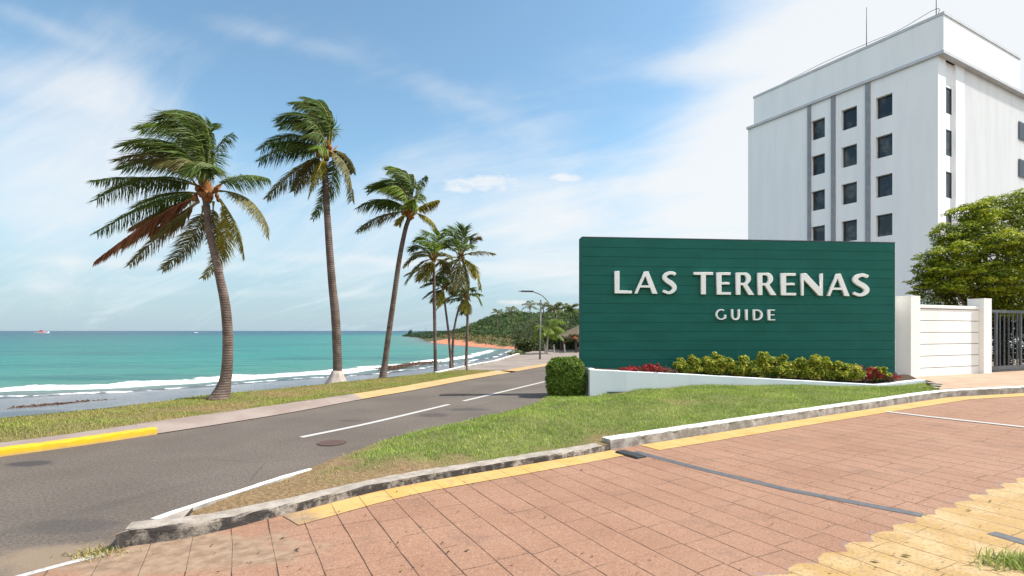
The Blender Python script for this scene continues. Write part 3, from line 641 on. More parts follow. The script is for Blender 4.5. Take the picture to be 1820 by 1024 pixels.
def letter(ch, px0, px1, pyt, pyb):
    u0, za = on_sign(px0, pyt); u1, _ = on_sign(px1, pyt); _, zb = on_sign(px0, pyb)
    w, outs = GL[ch]; sx = (u1-u0)/w; sy = za-zb
    cu = bpy.data.curves.new('letter', 'CURVE'); cu.dimensions = '2D'; cu.fill_mode = 'BOTH'; cu.extrude = .032; cu.bevel_depth = .006; cu.bevel_resolution = 1; cu.offset = -.011
    for poly in outs:
        sp = cu.splines.new('POLY'); sp.points.add(len(poly)-1); sp.use_cyclic_u = True
        for q, p in zip(sp.points, poly): q.co = (p[0]*sx, p[1]*sy, 0, 1)
    tmp = bpy.data.objects.new('letter_curve', cu); COL.objects.link(tmp)
    me = bpy.data.meshes.new_from_object(tmp.evaluated_get(bpy.context.evaluated_depsgraph_get())); bpy.data.objects.remove(tmp)
    for v in me.vertices:
        p = S0+su*(u0+v.co.x)+Vector((0,0,zb+v.co.y))+sn*(.075+v.co.z); v.co = p
    me.name = 'letter'; link_mesh('letter', me, M['white_metal'], sign)
    for fx, fy in ((.12, .12), (.12, .88)):
        pass
zx = lambda a: 1020+a/3.0333
for ch, a, b in (('L',213,307),('A',318,445),('S',464,550),('T',637,741),('E',760,837),('R',863,963),('R',980,1082),('E',1104,1186),('N',1212,1329),('A',1350,1473),('S',1483,1583)):
    sl = (a-213)/1270*15; letter(ch, zx(a), zx(b), 400+(250+sl)/3.0333, 400+(371+sl)/3.0333)
for ch, a, b in (('G',755,812),('U',838,886),('I',914,927),('D',955,1008),('E',1034,1074)):
    sl = (a-755)/320*3; letter(ch, zx(a), zx(b), 400+(453+sl)/3.0333, 400+(513+sl)/3.0333)

# ------------------------------------------------------------------ planter in front of the sign
pl = empty('planter', (PF0[0], PF0[1], 0), 'long low white planter wall sloping down in front of the green sign', 'planter')
fr = [(PF0[0]+.02, PF0[1], .72), (4.3,13.36,.60), (7.2,13.48,.43), (PF1[0], PF1[1], .295), (PFE[0]-.1, PFE[1], .385)]
fr = [tuple(p) for p in resample(fr, 40)]; th = .16; mb = MB(); V = []
inn = inner([(p[0], p[1]) for p in fr], th)
for p, q in zip(fr, inn):
    V += [(p[0], p[1], -.25), (p[0], p[1], p[2]-.012), (p[0]+.006, p[1]+.012, p[2]), (q[0], q[1], p[2]), (q[0], q[1], -.25)]
mb.v = V; mb.f = [(i*5+k+5, i*5+k+6, i*5+k+1, i*5+k) for i in range(39) for k in range(4)]+[(0,1,2,3,4), tuple(39*5+k for k in (4,3,2,1,0))]
mb.build('front_wall', M['planter'], pl)
mb = MB()                                                            # left return wall, closed against the sign
mb.box((PF0[0]+.02, PF0[1]+.162, -.25), (.16,0,0), (0, S0.y+.02-PF0[1]-.165, 0), (0,0,.965)); mb.build('return_wall', M['planter'], pl)
back = [tuple(S0+su*s) for s in np.linspace(.1, SL+.25, 40)]
soil_top = lambda i: fr[i][2]-.05
V = []; 
for i in range(40):
    q = inn[i]; b = back[i]
    for k in range(4):
        t = k/3; V.append((q[0]*(1-t)+b[0]*t, q[1]*(1-t)+(b[1]-.004)*t, soil_top(i)+.05*math.sin(t*3)+.02*random.random()+t*.10*max(0, (i-20)/20)))
o = np_mesh('soil', V, [(i*4+k, i*4+k+1, (i+1)*4+k+1, (i+1)*4+k) for i in range(39) for k in range(3)], M['soil'], pl, smooth=True)
if o.data.polygons[0].normal.z < 0: o.data.flip_normals()
mb = MB(); v0 = Vector(ray_y(1079, 699, 13.2)); mb.box(v0+Vector((0,-.03,-.06)), (.52,.006,-.0), (0,.04,0), (0,0,.10)); mb.build('vent', M['grey_metal'], pl)

# ------------------------------------------------------------------ white wall, pillars, gate
W0 = Vector(ray_y(1614, 588, 15.15)); W1 = Vector(ray_y(1735, 588, 16.5)); W0.z = W1.z = 0
wu = (W1-W0).normalized(); wn = Vector((wu.y, -wu.x, 0)); wl_ = (W1-W0).length; PZ = .36
def pillar(c, w, zt, label):
    p = empty('gate_pillar', (c.x, c.y, PZ), label, 'pillar', None); mb = MB()
    mb.box(c-wu*w/2+wn*w/2+Vector((0,0,PZ-.4)), wu*w, -wn*w, (0,0,zt-PZ+.4)); mb.build('shaft', M['white_wall'], p, bevel=.012)
    mb = MB(); w2 = w+.004; mb.box(c-wu*w2/2+wn*w2/2+Vector((0,0,zt-.002)), wu*w2, -wn*w2, (0,0,.035)); mb.build('cap', M['white_wall'], p, bevel=.01)
pillar(W0+wu*.0-wn*.02, .44, 2.67, 'square white pillar right beside the green sign')
pillar(W1+wu*.18, .44, 2.68, 'square white pillar between the white wall and the dark gate')
wall = empty('boundary_wall', W0+wu*.3, 'white block wall with horizontal grooves between two white pillars', 'wall'); mb = MB(); nb = 6; hb = (2.36-PZ+.1)/nb
for i in range(nb):
    z0 = PZ-.1+i*hb; mb.box(W0+wu*.245+wn*.09+Vector((0,0,z0)), wu*(wl_-.29), -wn*.16, (0,0,hb-.022))
mb.build('block_courses', M['white_wall'], wall, bevel=.007)
mb = MB(); mb.box(W0+wu*.245+wn*.075+Vector((0,0,PZ-.2)), wu*(wl_-.29), -wn*.13, (0,0,2.36-PZ+.2)); mb.build('core', M['fin'], wall)
mb = MB(); mb.box(W0+wu*.245+wn*.115+Vector((0,0,2.363)), wu*(wl_-.29), -wn*.22, (0,0,.10)); mb.build('coping', M['white_wall'], wall, bevel=.015)
G0 = W1+wu*.42; GLn = 4.4
gate = empty('sliding_gate', G0+Vector((0,0,PZ)), 'dark grey metal sliding gate of upright bars beside the white pillar', 'gate')
mb = MB(); zb, zt = PZ+.07, 2.38
mb.box(G0+Vector((0,0,zt-.09)), wu*GLn, -wn*.06, (0,0,.09)); mb.box(G0+Vector((0,0,zb)), wu*GLn, -wn*.06, (0,0,.12))
for s in (0, .72, 2.2, 3.6, GLn-.07): mb.box(G0+wu*s+wn*.003+Vector((0,0,zb+.121)), wu*.08, -wn*.06, (0,0,zt-zb-.213))
mb.build('frame', M['grey_metal'], gate)
k = 0
for s in np.arange(.2, GLn-.1, .26):
    if min(abs(s-q) for q in (0, .72, 2.2, 3.6)) < .09: continue
    mb = MB(); mb.box(G0+wu*s-wn*.012+Vector((0,0,zb+.121)), wu*.03, -wn*.03, (0,0,zt-zb-.213)); mb.build('bar', M['grey_metal'], gate)
mb = MB(); mb.box(G0-wu*.085+wn*.05+Vector((0,0,zt-.28)), wu*.1, -wn*.14, (0,0,.26)); mb.build('guide_bracket', M['dark_metal'], gate)
mb = MB(); mb.box(G0+wu*0+wn*.05+Vector((0,0,PZ+.002)), wu*GLn, -wn*.16, (0,0,.05)); mb.build('rail', M['dark_metal'], gate)
# raised brick walk in front of the wall and gate, with its kerb
wk = inner(list(KW[24:])+[(22,14.8),(34,16.8)], .185)+[(34,24)]+[tuple((G0+wu*GLn-wn*.5)[:2]), tuple((W0-wu*.5-wn*.3)[:2]), (11.0,14.5), (11.22,14.08), (10.75,13.0)]
mb = MB(); mb.prism(wk, -.1, .362); tag(mb.build('sidewalk', M['walk']), kind='structure')
# broken kerb end between lawn and walk
mb = MB()
for (qx, qy, s, zz) in ((10.35,12.55,.22,.28), (10.55,12.9,.2,.31), (10.2,12.9,.16,.27), (10.85,13.35,.22,.33), (10.75,13.05,.15,.3)):
    pts = [(qx+s*(.6+.5*random.random())*math.cos(a), qy+s*(.6+.5*random.random())*math.sin(a)) for a in np.linspace(0, 6.28, 7)[:-1]]
    mb.prism(pts, zz-.3, zz+.06*random.random()+.02)
tag(mb.build('rubble', M['kerb'], bevel=.015), 'broken grey concrete pieces at the end of the white kerb by the wall', 'rubble', kind='stuff')

# ------------------------------------------------------------------ white building
BC = Vector((31.07, 38, 0)); bu = Vector((-.475,.88,0)).normalized(); bv = Vector((.88,.475,0)).normalized()
def bu_px(px): r = (px-CX)/F; return (BC.x-BC.y*r)/(bu.y*r-bu.x)
def bv_px(px): r = (px-CX)/F; return (BC.y*r-BC.x)/(bv.x-bv.y*r)
def BP(u, v, z): return BC+bu*u+bv*v+Vector((0,0,z))
bld = empty('office_building', BC, 'tall white office block with dark square windows behind the green sign', 'building')
ZL, ZT, ZB = 21.75, 24.55, -.2; UL = bu_px(1329.5)
cols = [(bu_px(1466), bu_px(1442)), (bu_px(1523), bu_px(1495.5)), (bu_px(1586), bu_px(1556.5))]
rws = [(18.55,20.28), (15.42,17.15), (12.3,14.02), (9.18,10.9), (6.05,7.78)]
RD = .38
mb = MB(); us = sorted({0, UL, *[a for c in cols for a in c]}); zs = sorted({ZB, ZL, *[a for c in rws for a in c]})
def is_hole(a, b, c, d): return any(abs(a-c0) < 1e-6 and abs(b-c1) < 1e-6 for c0, c1 in cols) and any(abs(c-r0) < 1e-6 and abs(d-r1) < 1e-6 for r0, r1 in rws)
for a, b in zip(us[:-1], us[1:]):
    for c, d in zip(zs[:-1], zs[1:]):
        if is_hole(a, b, c, d):
            mb.quad(BP(a,0,c), BP(a,RD,c), BP(a,RD,d), BP(a,0,d)); mb.quad(BP(b,0,c), BP(b,0,d), BP(b,RD,d), BP(b,RD,c))
            mb.quad(BP(a,0,c), BP(b,0,c), BP(b,RD,c), BP(a,RD,c)); mb.quad(BP(a,0,d), BP(a,RD,d), BP(b,RD,d), BP(b,0,d))
        else: mb.quad(BP(a,0,c), BP(a,0,d), BP(b,0,d), BP(b,0,c))
v1, v2, v3 = bv_px(1681), bv_px(1697.5), bv_px(1713); VE = 21.0
# right side: return wall, recessed window strip, pilaster, then the ribbed wing
mb.quad(BP(0,0,ZB), BP(0,v1,ZB), BP(0,v1,ZL), BP(0,0,ZL)); mb.quad(BP(0,v1,ZB), BP(.14,v1,ZB), BP(.14,v1,ZL), BP(0,v1,ZL))
rw2 = [(17.95,19.9), (14.8,16.75), (11.65,13.6), (8.5,10.45)]
wv0, wv1 = v1+.36, v2-.12
zs2 = sorted({ZB, ZL, *[a for c in rw2 for a in c]})
for c, d in zip(zs2[:-1], zs2[1:]):
    hole = any(abs(c-a) < 1e-6 for a, b in rw2)
    for a, b in ((v1, wv0), (wv0, wv1), (wv1, v2)):
        if hole and a == wv0:
            mb.quad(BP(.14,a,c), BP(.24,a,c), BP(.24,a,d), BP(.14,a,d)); mb.quad(BP(.14,b,c), BP(.14,b,d), BP(.24,b,d), BP(.24,b,c)); mb.quad(BP(.14,a,c), BP(.14,b,c), BP(.24,b,c), BP(.24,a,c)); mb.quad(BP(.14,a,d), BP(.24,a,d), BP(.24,b,d), BP(.14,b,d))
        else: mb.quad(BP(.14,a,c), BP(.14,b,c), BP(.14,b,d), BP(.14,a,d))
mb.quad(BP(.14,v2,ZB), BP(-.05,v2,ZB), BP(-.05,v2,ZL), BP(.14,v2,ZL)); mb.quad(BP(-.05,v2,ZB), BP(-.05,v3,ZB), BP(-.05,v3,ZL), BP(-.05,v2,ZL))
mb.quad(BP(-.05,v3,ZB), BP(.05,v3,ZB), BP(.05,v3,ZL), BP(-.05,v3,ZL))
mb.quad(BP(UL,0,ZB), BP(UL,0,ZL), BP(UL,VE,ZL), BP(UL,VE,ZB)); mb.quad(BP(UL,VE,ZB), BP(UL,VE,ZL), BP(0,VE,ZL), BP(0,VE,ZB))
mb.quad(BP(UL,0,ZL), BP(0,0,ZL), BP(0,VE,ZL), BP(UL,VE,ZL))
mb.build('wall', M['wall'], bld)
mb = MB(); step = .165; v = v3; pts = []
while v < VE: pts += [(.0, v), (.0, v+step*.6), (-.055, v+step*.7), (-.055, v+step*.9)]; v += step
for (a, p), (b, q) in zip(pts[:-1], pts[1:]): mb.quad(BP(a,p,ZB), BP(b,q,ZB), BP(b,q,ZL-.02), BP(a,p,ZL-.02))
mb.build('ribbed_cladding', M['wall'], bld)
mb = MB(); pu0, pu1, pv1 = -.38, bu_px(1341), bv_px(1802)
mb.box(BP(pu1,-.10,ZL+.22), bu*(pu0-pu1), bv*(pv1+.1), (0,0,ZT-ZL-.22)); mb.build('parapet', M['wall'], bld)
mb = MB(); mb.box(BP(UL+.03,-.22,ZL), bu*(pu0-.06-UL-.03), bv*(VE+.2), (0,0,.218)); mb.build('ledge', M['trim'], bld)
mb = MB(); mb.box(BP(pu1+.05,-.16,ZT), bu*(pu0-.06-pu1-.05), bv*(pv1+.22), (0,0,.2)); mb.build('coping', M['trim'], bld)
for px0, px1 in ((1436,1442), (1478,1485.5), (1539,1547.5)):
    a, b = bu_px(px1), bu_px(px0); mb = MB(); mb.box(BP(b,-.10,ZB), bu*(a-b), bv*.098, (0,0,ZL-ZB-.003)); mb.build('fin', M['fin'], bld)
for ci, (a, b) in enumerate(cols):
    for ri, (c, d) in enumerate(rws[:4]):
        mb = MB(); t = .07
        mb.box(BP(b,RD-.1,c), bu*(a-b), bv*.09, (0,0,t)); mb.box(BP(b,RD-.1,d-t), bu*(a-b), bv*.09, (0,0,t))
        mb.box(BP(b,RD-.1,c+t), bu*-t, bv*.09, (0,0,d-c-2*t)); mb.box(BP(a+t,RD-.1,c+t), bu*-t, bv*.09, (0,0,d-c-2*t))
        w = mb.build('window', M['dark_metal'], bld)
        mb = MB(); mb.quad(BP(a,RD-.04,c), BP(a,RD-.04,d), BP(b,RD-.04,d), BP(b,RD-.04,c)); mb.build('pane', M['glass'], w)
    mb = MB(); c, d = rws[4]; mb.quad(BP(a,RD-.04,c), BP(a,RD-.04,d), BP(b,RD-.04,d), BP(b,RD-.04,c)); mb.build('window', M['glass'], bld)
for c, d in rw2:
    mb = MB(); mb.quad(BP(.22,wv0,c), BP(.22,wv1,c), BP(.22,wv1,d), BP(.22,wv0,d)); w = mb.build('window', M['glass'], bld)
    mb = MB(); t = .06
    for q0, q1, e0, e1 in ((wv0, wv1, c, c+t), (wv0, wv1, d-t, d), (wv0, wv0+t, c+t, d-t), (wv1-t, wv1, c+t, d-t)): mb.box(BP(.21,q0,e0), -bu*.04, bv*(q1-q0), (0,0,e1-e0))
    mb.build('frame', M['grey_metal'], w)
for c, d in ((18.1,19.6), (14.9,16.4), (11.7,13.2)):
    a, b = bv_px(1808), bv_px(1808)+2.3; mb = MB(); mb.box(BP(-.07,a,c), -bu*.05, bv*(b-a), (0,0,d-c)); w = mb.build('window', M['grey_metal'], bld)
    mb = MB()
    for k in range(7): mb.box(BP(-.125,a+.08,c+.08+k*.2), -bu*.012, bv*(b-a-.16), (0,0,.15))
    mb.build('pane', M['dark_metal'], w)
rods = []
for px, top in ((1534, 13), (1658, -12)):
    u = bu_px(px); b = BP(u,.5,ZT+.2); p = [b]
    Yd = b.y; zt_ = H+(HY-top)*Yd/F
    mb = MB(); mb.tube([b, Vector((b.x, b.y, zt_))], [.035,.018], 6); mb.box(b+Vector((-.08,-.08,0)), (.16,0,0), (0,.16,0), (0,0,.25)); mb.build('lightning_rod', M['dark_metal'], bld); rods.append(b)
mb = MB(); e0 = BP(pu1-.6,.2,ZT+.2); pts = [e0, BP(bu_px(1450),.3,ZT+.62), rods[0]+Vector((0,0,.5)), (rods[0]+rods[1])/2+Vector((0,0,.42)), rods[1]+Vector((0,0,.75)), BP(.2,.4,ZT+.22)]
mb.tube([Vector(p) for p in smooth_curve([tuple(p) for p in pts], 5)], .02, 5); mb.build('roof_cable', M['dark_metal'], bld)

# ------------------------------------------------------------------ palms
def strips(P0, P1, P2, Wv, w0, w1, w2):
    V = np.stack([P0-Wv*w0, P0+Wv*w0, P1-Wv*w1, P1+Wv*w1, P2-Wv*w2, P2+Wv*w2], 1).reshape(-1, 3)
    i = np.arange(len(P0))*6
    return V, np.concatenate([np.column_stack([i, i+1, i+3, i+2]), np.column_stack([i+2, i+3, i+5, i+4])])
nrm = lambda a: a/np.maximum(np.linalg.norm(a, axis=-1, keepdims=True), 1e-9)
GREEN = ((.034,.082,.018), (.155,.215,.048)); YELL = ((.15,.18,.02), (.36,.27,.04)); BROWN = ((.27,.10,.06), (.46,.20,.11)); OLIVE = ((.085,.095,.03), (.27,.23,.10)); LIME = ((.10,.20,.02),(.23,.30,.05))
PALS = {'g': GREEN, 'y': YELL, 'b': BROWN, 'o': OLIVE, 'l': LIME}
def frond(parent, p0, p1, p2, leaf, pal='g', wind=(-.55,0,-.05), droop=.35, n=None, sweep=.55, wid=.5, close=False, thick=.022, lw=.019, ragged=.0, tipcol=.35):
    p0, p1, p2 = (np.array(p, float) for p in (p0, p1, p2)); n = n or 78
    leaf = leaf*1.12; n = int(n*1.5); lw = lw*.56
    bez = lambda t: (1-t)[:, None]**2*p0+2*((1-t)*t)[:, None]*p1+(t**2)[:, None]*p2
    tan = lambda t: nrm(2*(1-t)[:, None]*(p1-p0)+2*t[:, None]*(p2-p1))
    pa = np.array(PALS[pal])
    # rachis
    tr = np.linspace(0, .9, 13); C = bez(tr); T = tan(tr); S = nrm(np.cross(T, np.array([.05,.2,1.0]))); U = np.cross(S, T); V = []; K = 5
    for i in range(13):
        r = thick*(1-.86*tr[i])*(1.5 if i == 0 else 1)
        for k in range(K):
            a = 2*math.pi*k/K; V.append(C[i]+(S[i]*math.cos(a)+U[i]*math.sin(a))*r)
    Q = [(i*K+k, i*K+(k+1)%K, (i+1)*K+(k+1)%K, (i+1)*K+k) for i in range(12) for k in range(K)]
    rc = np.array([.30,.26,.11]) if pal in 'gol' else pa[1]*1.25
    cols = [np.tile(rc, (len(V), 1))]; VV = [np.array(V)]; QQ = [np.array(Q)]; off = len(V)
    for sgn in (-1, 1):
        t = np.sort(np.clip(np.linspace(.13, 1, n)+RNG.normal(0, .004, n), .1, 1)); P = bez(t); T = tan(t)
        S = nrm(np.cross(T, np.array([.05,.15,1.0]))+1e-6)*sgn; U = np.cross(T, S)*sgn
        prof = np.interp(t, [0,.13,.22,.45,.7,.9,1], [.3,.45,.8,1,.85,.55,.35])*leaf*RNG.uniform(.72, 1.18, n)
        keep = np.ones(n, bool)
        if ragged: keep = RNG.uniform(0, 1, n) > ragged
        fw = sweep*(.55+.6*t)[:, None]
        lat = (.12 if close else 1.0)*wid*2
        D = nrm(T*fw+S*lat+U*.15+np.array(wind)+np.array([0,0,-droop])*RNG.uniform(.6, 1.3, n)[:, None]+RNG.normal(0, .10, (n, 3)))
        D2 = nrm(D+np.array(wind)*.7+np.array([0,0,-1.0])*droop*1.3*RNG.uniform(.5, 1.4, n)[:, None]+RNG.normal(0, .10, (n, 3)))
        P1 = P+D*prof[:, None]*.5; P2 = P1+D2*prof[:, None]*.5
        Wv = nrm(np.cross(D, U)+nrm(np.cross(D, S+1e-3))*RNG.uniform(-.9, .9, n)[:, None])
        o = np.ones((n, 1)); V, q = strips(P[keep], P1[keep], P2[keep], Wv[keep], lw*.7, lw, lw*.12)
        f = np.clip(RNG.uniform(0, 1, n)[:, None]*.8+.1, 0, 1); c = pa[0]*(1-f)+pa[1]*f
        c = c*RNG.uniform(.8, 1.15, (n, 1)); ct = c*(1-tipcol)+np.array([.20,.15,.05])*tipcol
        c6 = np.stack([c, c, c, c, ct, ct], 1)[keep].reshape(-1, 3)
        VV.append(V); QQ.append(q+off); cols.append(c6); off += len(V)
    np_mesh('frond', np.concatenate(VV), np.concatenate(QQ), M['leaf'], parent, np.concatenate(cols))
def trunk(parent, path, Y, dy=0, seg=14, mat='bark', ring=.045, rough=.002, slim=.72):
    pts = []; rr = []
    for i, (px, py, hw) in enumerate(path):
        y = Y+dy*i/(len(path)-1); p = ray_y(px, py, y); pts.append((*p, hw*y/F*slim))
    base = pts[0]; P = smooth_curve([np.array(p) for p in pts], 8); L = sum(math.dist(a[:3], b[:3]) for a, b in zip(P, P[1:]))
    P = resample(P, max(12, int(L/ring))); rad = [p[3]*(1+rough*((i % 2)*2-1)+random.uniform(-.012, .012)) for i, p in enumerate(P)]
    mb = MB(); mb.tube([p[:3] for p in P], rad, seg); return mb.build('trunk', M[mat], parent, smooth=True)
def palm(label, base, Y, path, crown, fronds, leaf, dy=0, group='palms on the grass verge', thick=.022, lw=.02, nl=78, nuts=0, boots=6, ring=.045, seg=14):
    b = ray_y(base[0], base[1], Y); t = empty('palm_tree', b, label, 'palm tree', group)
    trunk(t, path, Y, dy, seg, 'bark', ring); Yc = Y+dy
    c = np.array(ray_y(crown[0], crown[1], Yc)); s = Yc/F
    for fr in fronds:
        (sx, sy), (cx_, cy_), (tx, ty), dc, dt = fr[:5]; kw = fr[5] if len(fr) > 5 else {}
        p0 = ray_y(sx, sy, Yc+.12*dc); p1 = ray_y(cx_, cy_, Yc+dc); p2 = ray_y(tx, ty, Yc+dt)
        k = dict(leaf=leaf, n=nl, thick=thick, lw=lw); k.update(kw); frond(t, p0, p1, p2, **k)
    # fibrous crown shaft with old leaf bases
    mb = MB(); r = path[-1][2]*s*.85
    mb.tube([c+np.array([0,0,-.55*r*4]), c+np.array([0,0,-.2*r]), c+np.array([0,0,r*2.2]), c+np.array([0,0,r*4.2])], [r*1.02, r*1.55, r*1.3, r*.35], 10)
    for k in range(boots):
        a = 6.28*k/boots+random.random(); d = np.array([math.cos(a), math.sin(a), .55+.6*random.random()])
        q0 = c+np.array([math.cos(a)*r*1.1, math.sin(a)*r*1.1, random.uniform(-1, .8)*r]); mb.tube([q0, q0+d*r*1.6, q0+d*r*2.6+np.array([0,0,r*.6])], [r*.42, r*.3, r*.16], 6)
    mb.build('crown_shaft', M['brown'], t, smooth=True)
    for k in range(nuts):
        a = 6.28*k/nuts*1.0+random.random()*.6; rr = r*random.uniform(1.3, 2.9); q = c+np.array([math.cos(a)*rr, math.sin(a)*rr, random.uniform(-1.6, 1.2)*r])
        mb = MB(); R = r*random.uniform(.62, .88)
        for i in range(7):
            th = math.pi*i/6
            for j in range(9):
                ph_ = 6.283*j/9; e = 1+.09*math.cos(3*ph_)
                mb.v.append((q[0]+R*.85*e*math.sin(th)*math.cos(ph_), q[1]+R*.85*e*math.sin(th)*math.sin(ph_), q[2]+R*1.15*math.cos(th)))
        mb.f = [(i*9+j, (i+1)*9+j, (i+1)*9+(j+1)%9, i*9+(j+1)%9) for i in range(6) for j in range(9)]
        mb.build('coconut', M['coconut'], t, smooth=True)
    return t
def Z1(x, y): return (140+x/2.925, 150+y/2.925)
def Z2(x, y): return (440+x/3.2, 160+y/3.2)
def Z3(x, y): return (660+x/3.4125, 390+y/3.4125)
def fz(Zf, lst): return [(Zf(*a), Zf(*b), Zf(*c), d1, d2, *r) for a, b, c, d1, d2, *r in lst]
up = dict(wind=(-.75,0,.0), droop=.28, wid=.45)
F1 = fz(Z1, [
 ((650,500),(620,130),(330,235),.5,.2,dict(up, leaf=.78, pal='l')), ((655,490),(650,60),(420,190),-.3,-.7,dict(up, leaf=.76)), ((660,490),(690,110),(520,140),.2,.7,dict(up, leaf=.72)),
 ((665,490),(700,170),(620,165),.0,-.2,dict(up, leaf=.55)), ((645,510),(560,210),(240,320),-.6,-.9,dict(up, leaf=.76)), ((640,515),(530,290),(215,395),-.5,-.9,dict(up, leaf=.62, pal='o')),
 ((640,515),(590,250),(330,330),.6,.9,dict(up, leaf=.72)), ((640,520),(500,320),(230,440),.5,.8,dict(up, leaf=.68)), ((650,500),(600,330),(430,420),-.7,-1.2,dict(up, leaf=.55, pal='o')),
 ((660,500),(690,330),(560,470),-.8,-1.3,dict(up, leaf=.5)), ((660,480),(660,380),(700,430),-.5,-.9,dict(wind=(-.1,0,.0), droop=.2, leaf=.5)), ((655,500),(640,300),(690,250),-.2,.3,dict(up, leaf=.5)),
 ((630,535),(420,400),(95,600),.2,.3,dict(wind=(-.30,0,-.1), droop=.32, leaf=.62)), ((630,530),(380,455),(75,500),-.2,-.3,dict(wind=(-.25,0,-.05), droop=.4, leaf=.5)),
 ((625,565),(440,560),(95,770),-.3,-.4,dict(wind=(-.25,0,-.1), droop=.34, leaf=.55, pal='g')), ((620,570),(520,530),(290,640),.6,1.2,dict(wind=(-.25,0,-.1), droop=.32, leaf=.5)),
 ((615,590),(470,620),(100,908),-.2,-.2,dict(pal='b', close=True, wind=(-.2,0,-.1), droop=.6, leaf=.58, sweep=1.3, lw=.034)), ((620,600),(500,600),(280,740),.4,.6,dict(pal='b', close=True, wind=(-.2,0,-.1), droop=.32, leaf=.54, sweep=1.3, lw=.034)),
 ((625,610),(500,700),(265,938),-.4,-.5,dict(pal='o', wind=(-.25,0,-.1), droop=.30, leaf=.42, tipcol=.7)), ((625,605),(520,680),(380,760),.1,.2,dict(pal='b', close=True, wind=(-.2,0,-.1), droop=.6, leaf=.5, lw=.034)),
 ((645,630),(640,790),(438,962),.2,.3,dict(pal='o', wind=(-.35,0,.0), droop=.25, leaf=.42)),
 ((700,490),(690,300),(800,255),.3,.4,dict(pal='g', wind=(.1,0,-.1), droop=.30, leaf=.40, ragged=.45)), ((690,480),(670,280),(690,205),.2,.2,dict(wind=(.05,0,.1), droop=.1, leaf=.42, ragged=.3)),
 ((715,535),(850,440),(988,490),-.2,-.2,dict(wind=(-.12,0,-.1), droop=.34, leaf=.42)), ((730,555),(950,560),(985,785),-.3,-.4,dict(pal='o', wind=(-.05,0,-.1), droop=.32, leaf=.44, tipcol=.6)),
 ((735,600),(830,710),(862,900),-.3,-.3,dict(pal='y', wind=(-.12,0,-.1), droop=.3, leaf=.36, tipcol=.8)), ((735,600),(830,830),(645,1005),.2,.3,dict(pal='y', wind=(-.2,0,-.05), droop=.25, leaf=.36)),
 ((700,610),(690,760),(760,880),.6,.9,dict(pal='o', wind=(-.2,0,-.1), droop=.3, leaf=.36))])
palm('tallest-crowned wind-swept palm with brown dead fronds and leaning trunk, leftmost of the palms', (390,710), 12.3,
 [(389,714,30),(393,703,22),(399,682,15),(403,660,12.8),(405,620,12),(404,580,11.5),(400,540,11),(392,500,10),(381,450,9),(372,410,8.5),(367,365,8),(367,348,8)], (368,345), F1, .6, .25, nuts=13, nl=105, lw=.0165)
F2 = fz(Z2, [
 ((455,330),(470,30),(270,80),.4,.5,dict(up)), ((460,325),(490,60),(340,45),-.2,-.3,dict(up)), ((465,320),(500,110),(430,60),.3,.6,dict(up, leaf=.6)), ((470,320),(500,160),(475,120),.1,.1,dict(up, leaf=.45)),
 ((445,335),(420,60),(175,170),-.5,-.7,dict(up)), ((440,335),(400,120),(190,205),.6,.8,dict(up)), ((440,330),(400,130),(300,210),-.9,-1.3,dict(up, leaf=.55)), ((445,330),(430,200),(330,260),-.8,-1.4,dict(up, leaf=.5)),
 ((435,340),(300,180),(80,335),-.2,-.2,dict(wind=(-.3,0,-.05), droop=.30)), ((435,345),(300,260),(70,400),-.3,-.4,dict(wind=(-.3,0,-.05), droop=.4)), ((435,340),(330,270),(160,310),.8,1.3,dict(wind=(-.3,0,-.05), droop=.4)),
 ((435,365),(290,420),(112,612),-.2,-.2,dict(pal='o', wind=(-.25,0,-.1), droop=.32, leaf=.58, tipcol=.6)), ((432,370),(340,430),(262,575),.3,.4,dict(pal='o', wind=(-.25,0,-.1), droop=.32, leaf=.5, tipcol=.7)), ((438,375),(400,450),(350,600),-.4,-.6,dict(pal='y', wind=(-.2,0,-.1), droop=.4, leaf=.45)),
 ((465,350),(600,400),(595,628),-.2,-.2,dict(pal='o', wind=(-.25,0,-.1), droop=.30, leaf=.52)), ((475,355),(530,520),(372,730),.4,.5,dict(pal='g', wind=(-.3,0,-.05), droop=.25, leaf=.45)),
 ((470,345),(560,330),(600,470),.5,1.0,dict(pal='o', wind=(-.2,0,-.1), droop=.32, leaf=.4)), ((450,345),(420,290),(400,330),-.8,-1.3,dict(pal='l', droop=.4, leaf=.42))])
palm('tall palm with a flared pale root base, standing between the leaning palm and the grey bushy ones', (598,684), 16.6,
 [(598,686,14),(598,668,12),(600,655,11),(599,620,10.6),(596,560,10.5),(590,500,9.5),(584,420,8.4),(579,340,7.4),(577,285,7)], (578,272), F2, .72, .2, nuts=5, nl=90, lw=.021, thick=.028)
o = [q for q in bpy.data.objects if q.name.startswith('palm_tree')][-1]; o['label'] = 'tall straight palm on the verge, its foot flared into a pale grey root cone'
mb = MB(); P = [(598,687,23),(598,682,19.5),(598.5,674,14.5),(599,666,11),(599.5,659,8.8)]; pts = [ray_y(a, b, 16.6) for a, b, _ in P]
mb.tube(pts, [c*16.6/F for *_, c in P], 18)
for i, v in enumerate(mb.v):
    k = i % 18; r_ = 1+.09*math.sin(k*2.1); c = pts[i//18]; mb.v[i] = (c[0]+(v[0]-c[0])*r_, c[1]+(v[1]-c[1])*r_, v[2])
mb.build('root_flare', M['pale_root'], o, smooth=True)
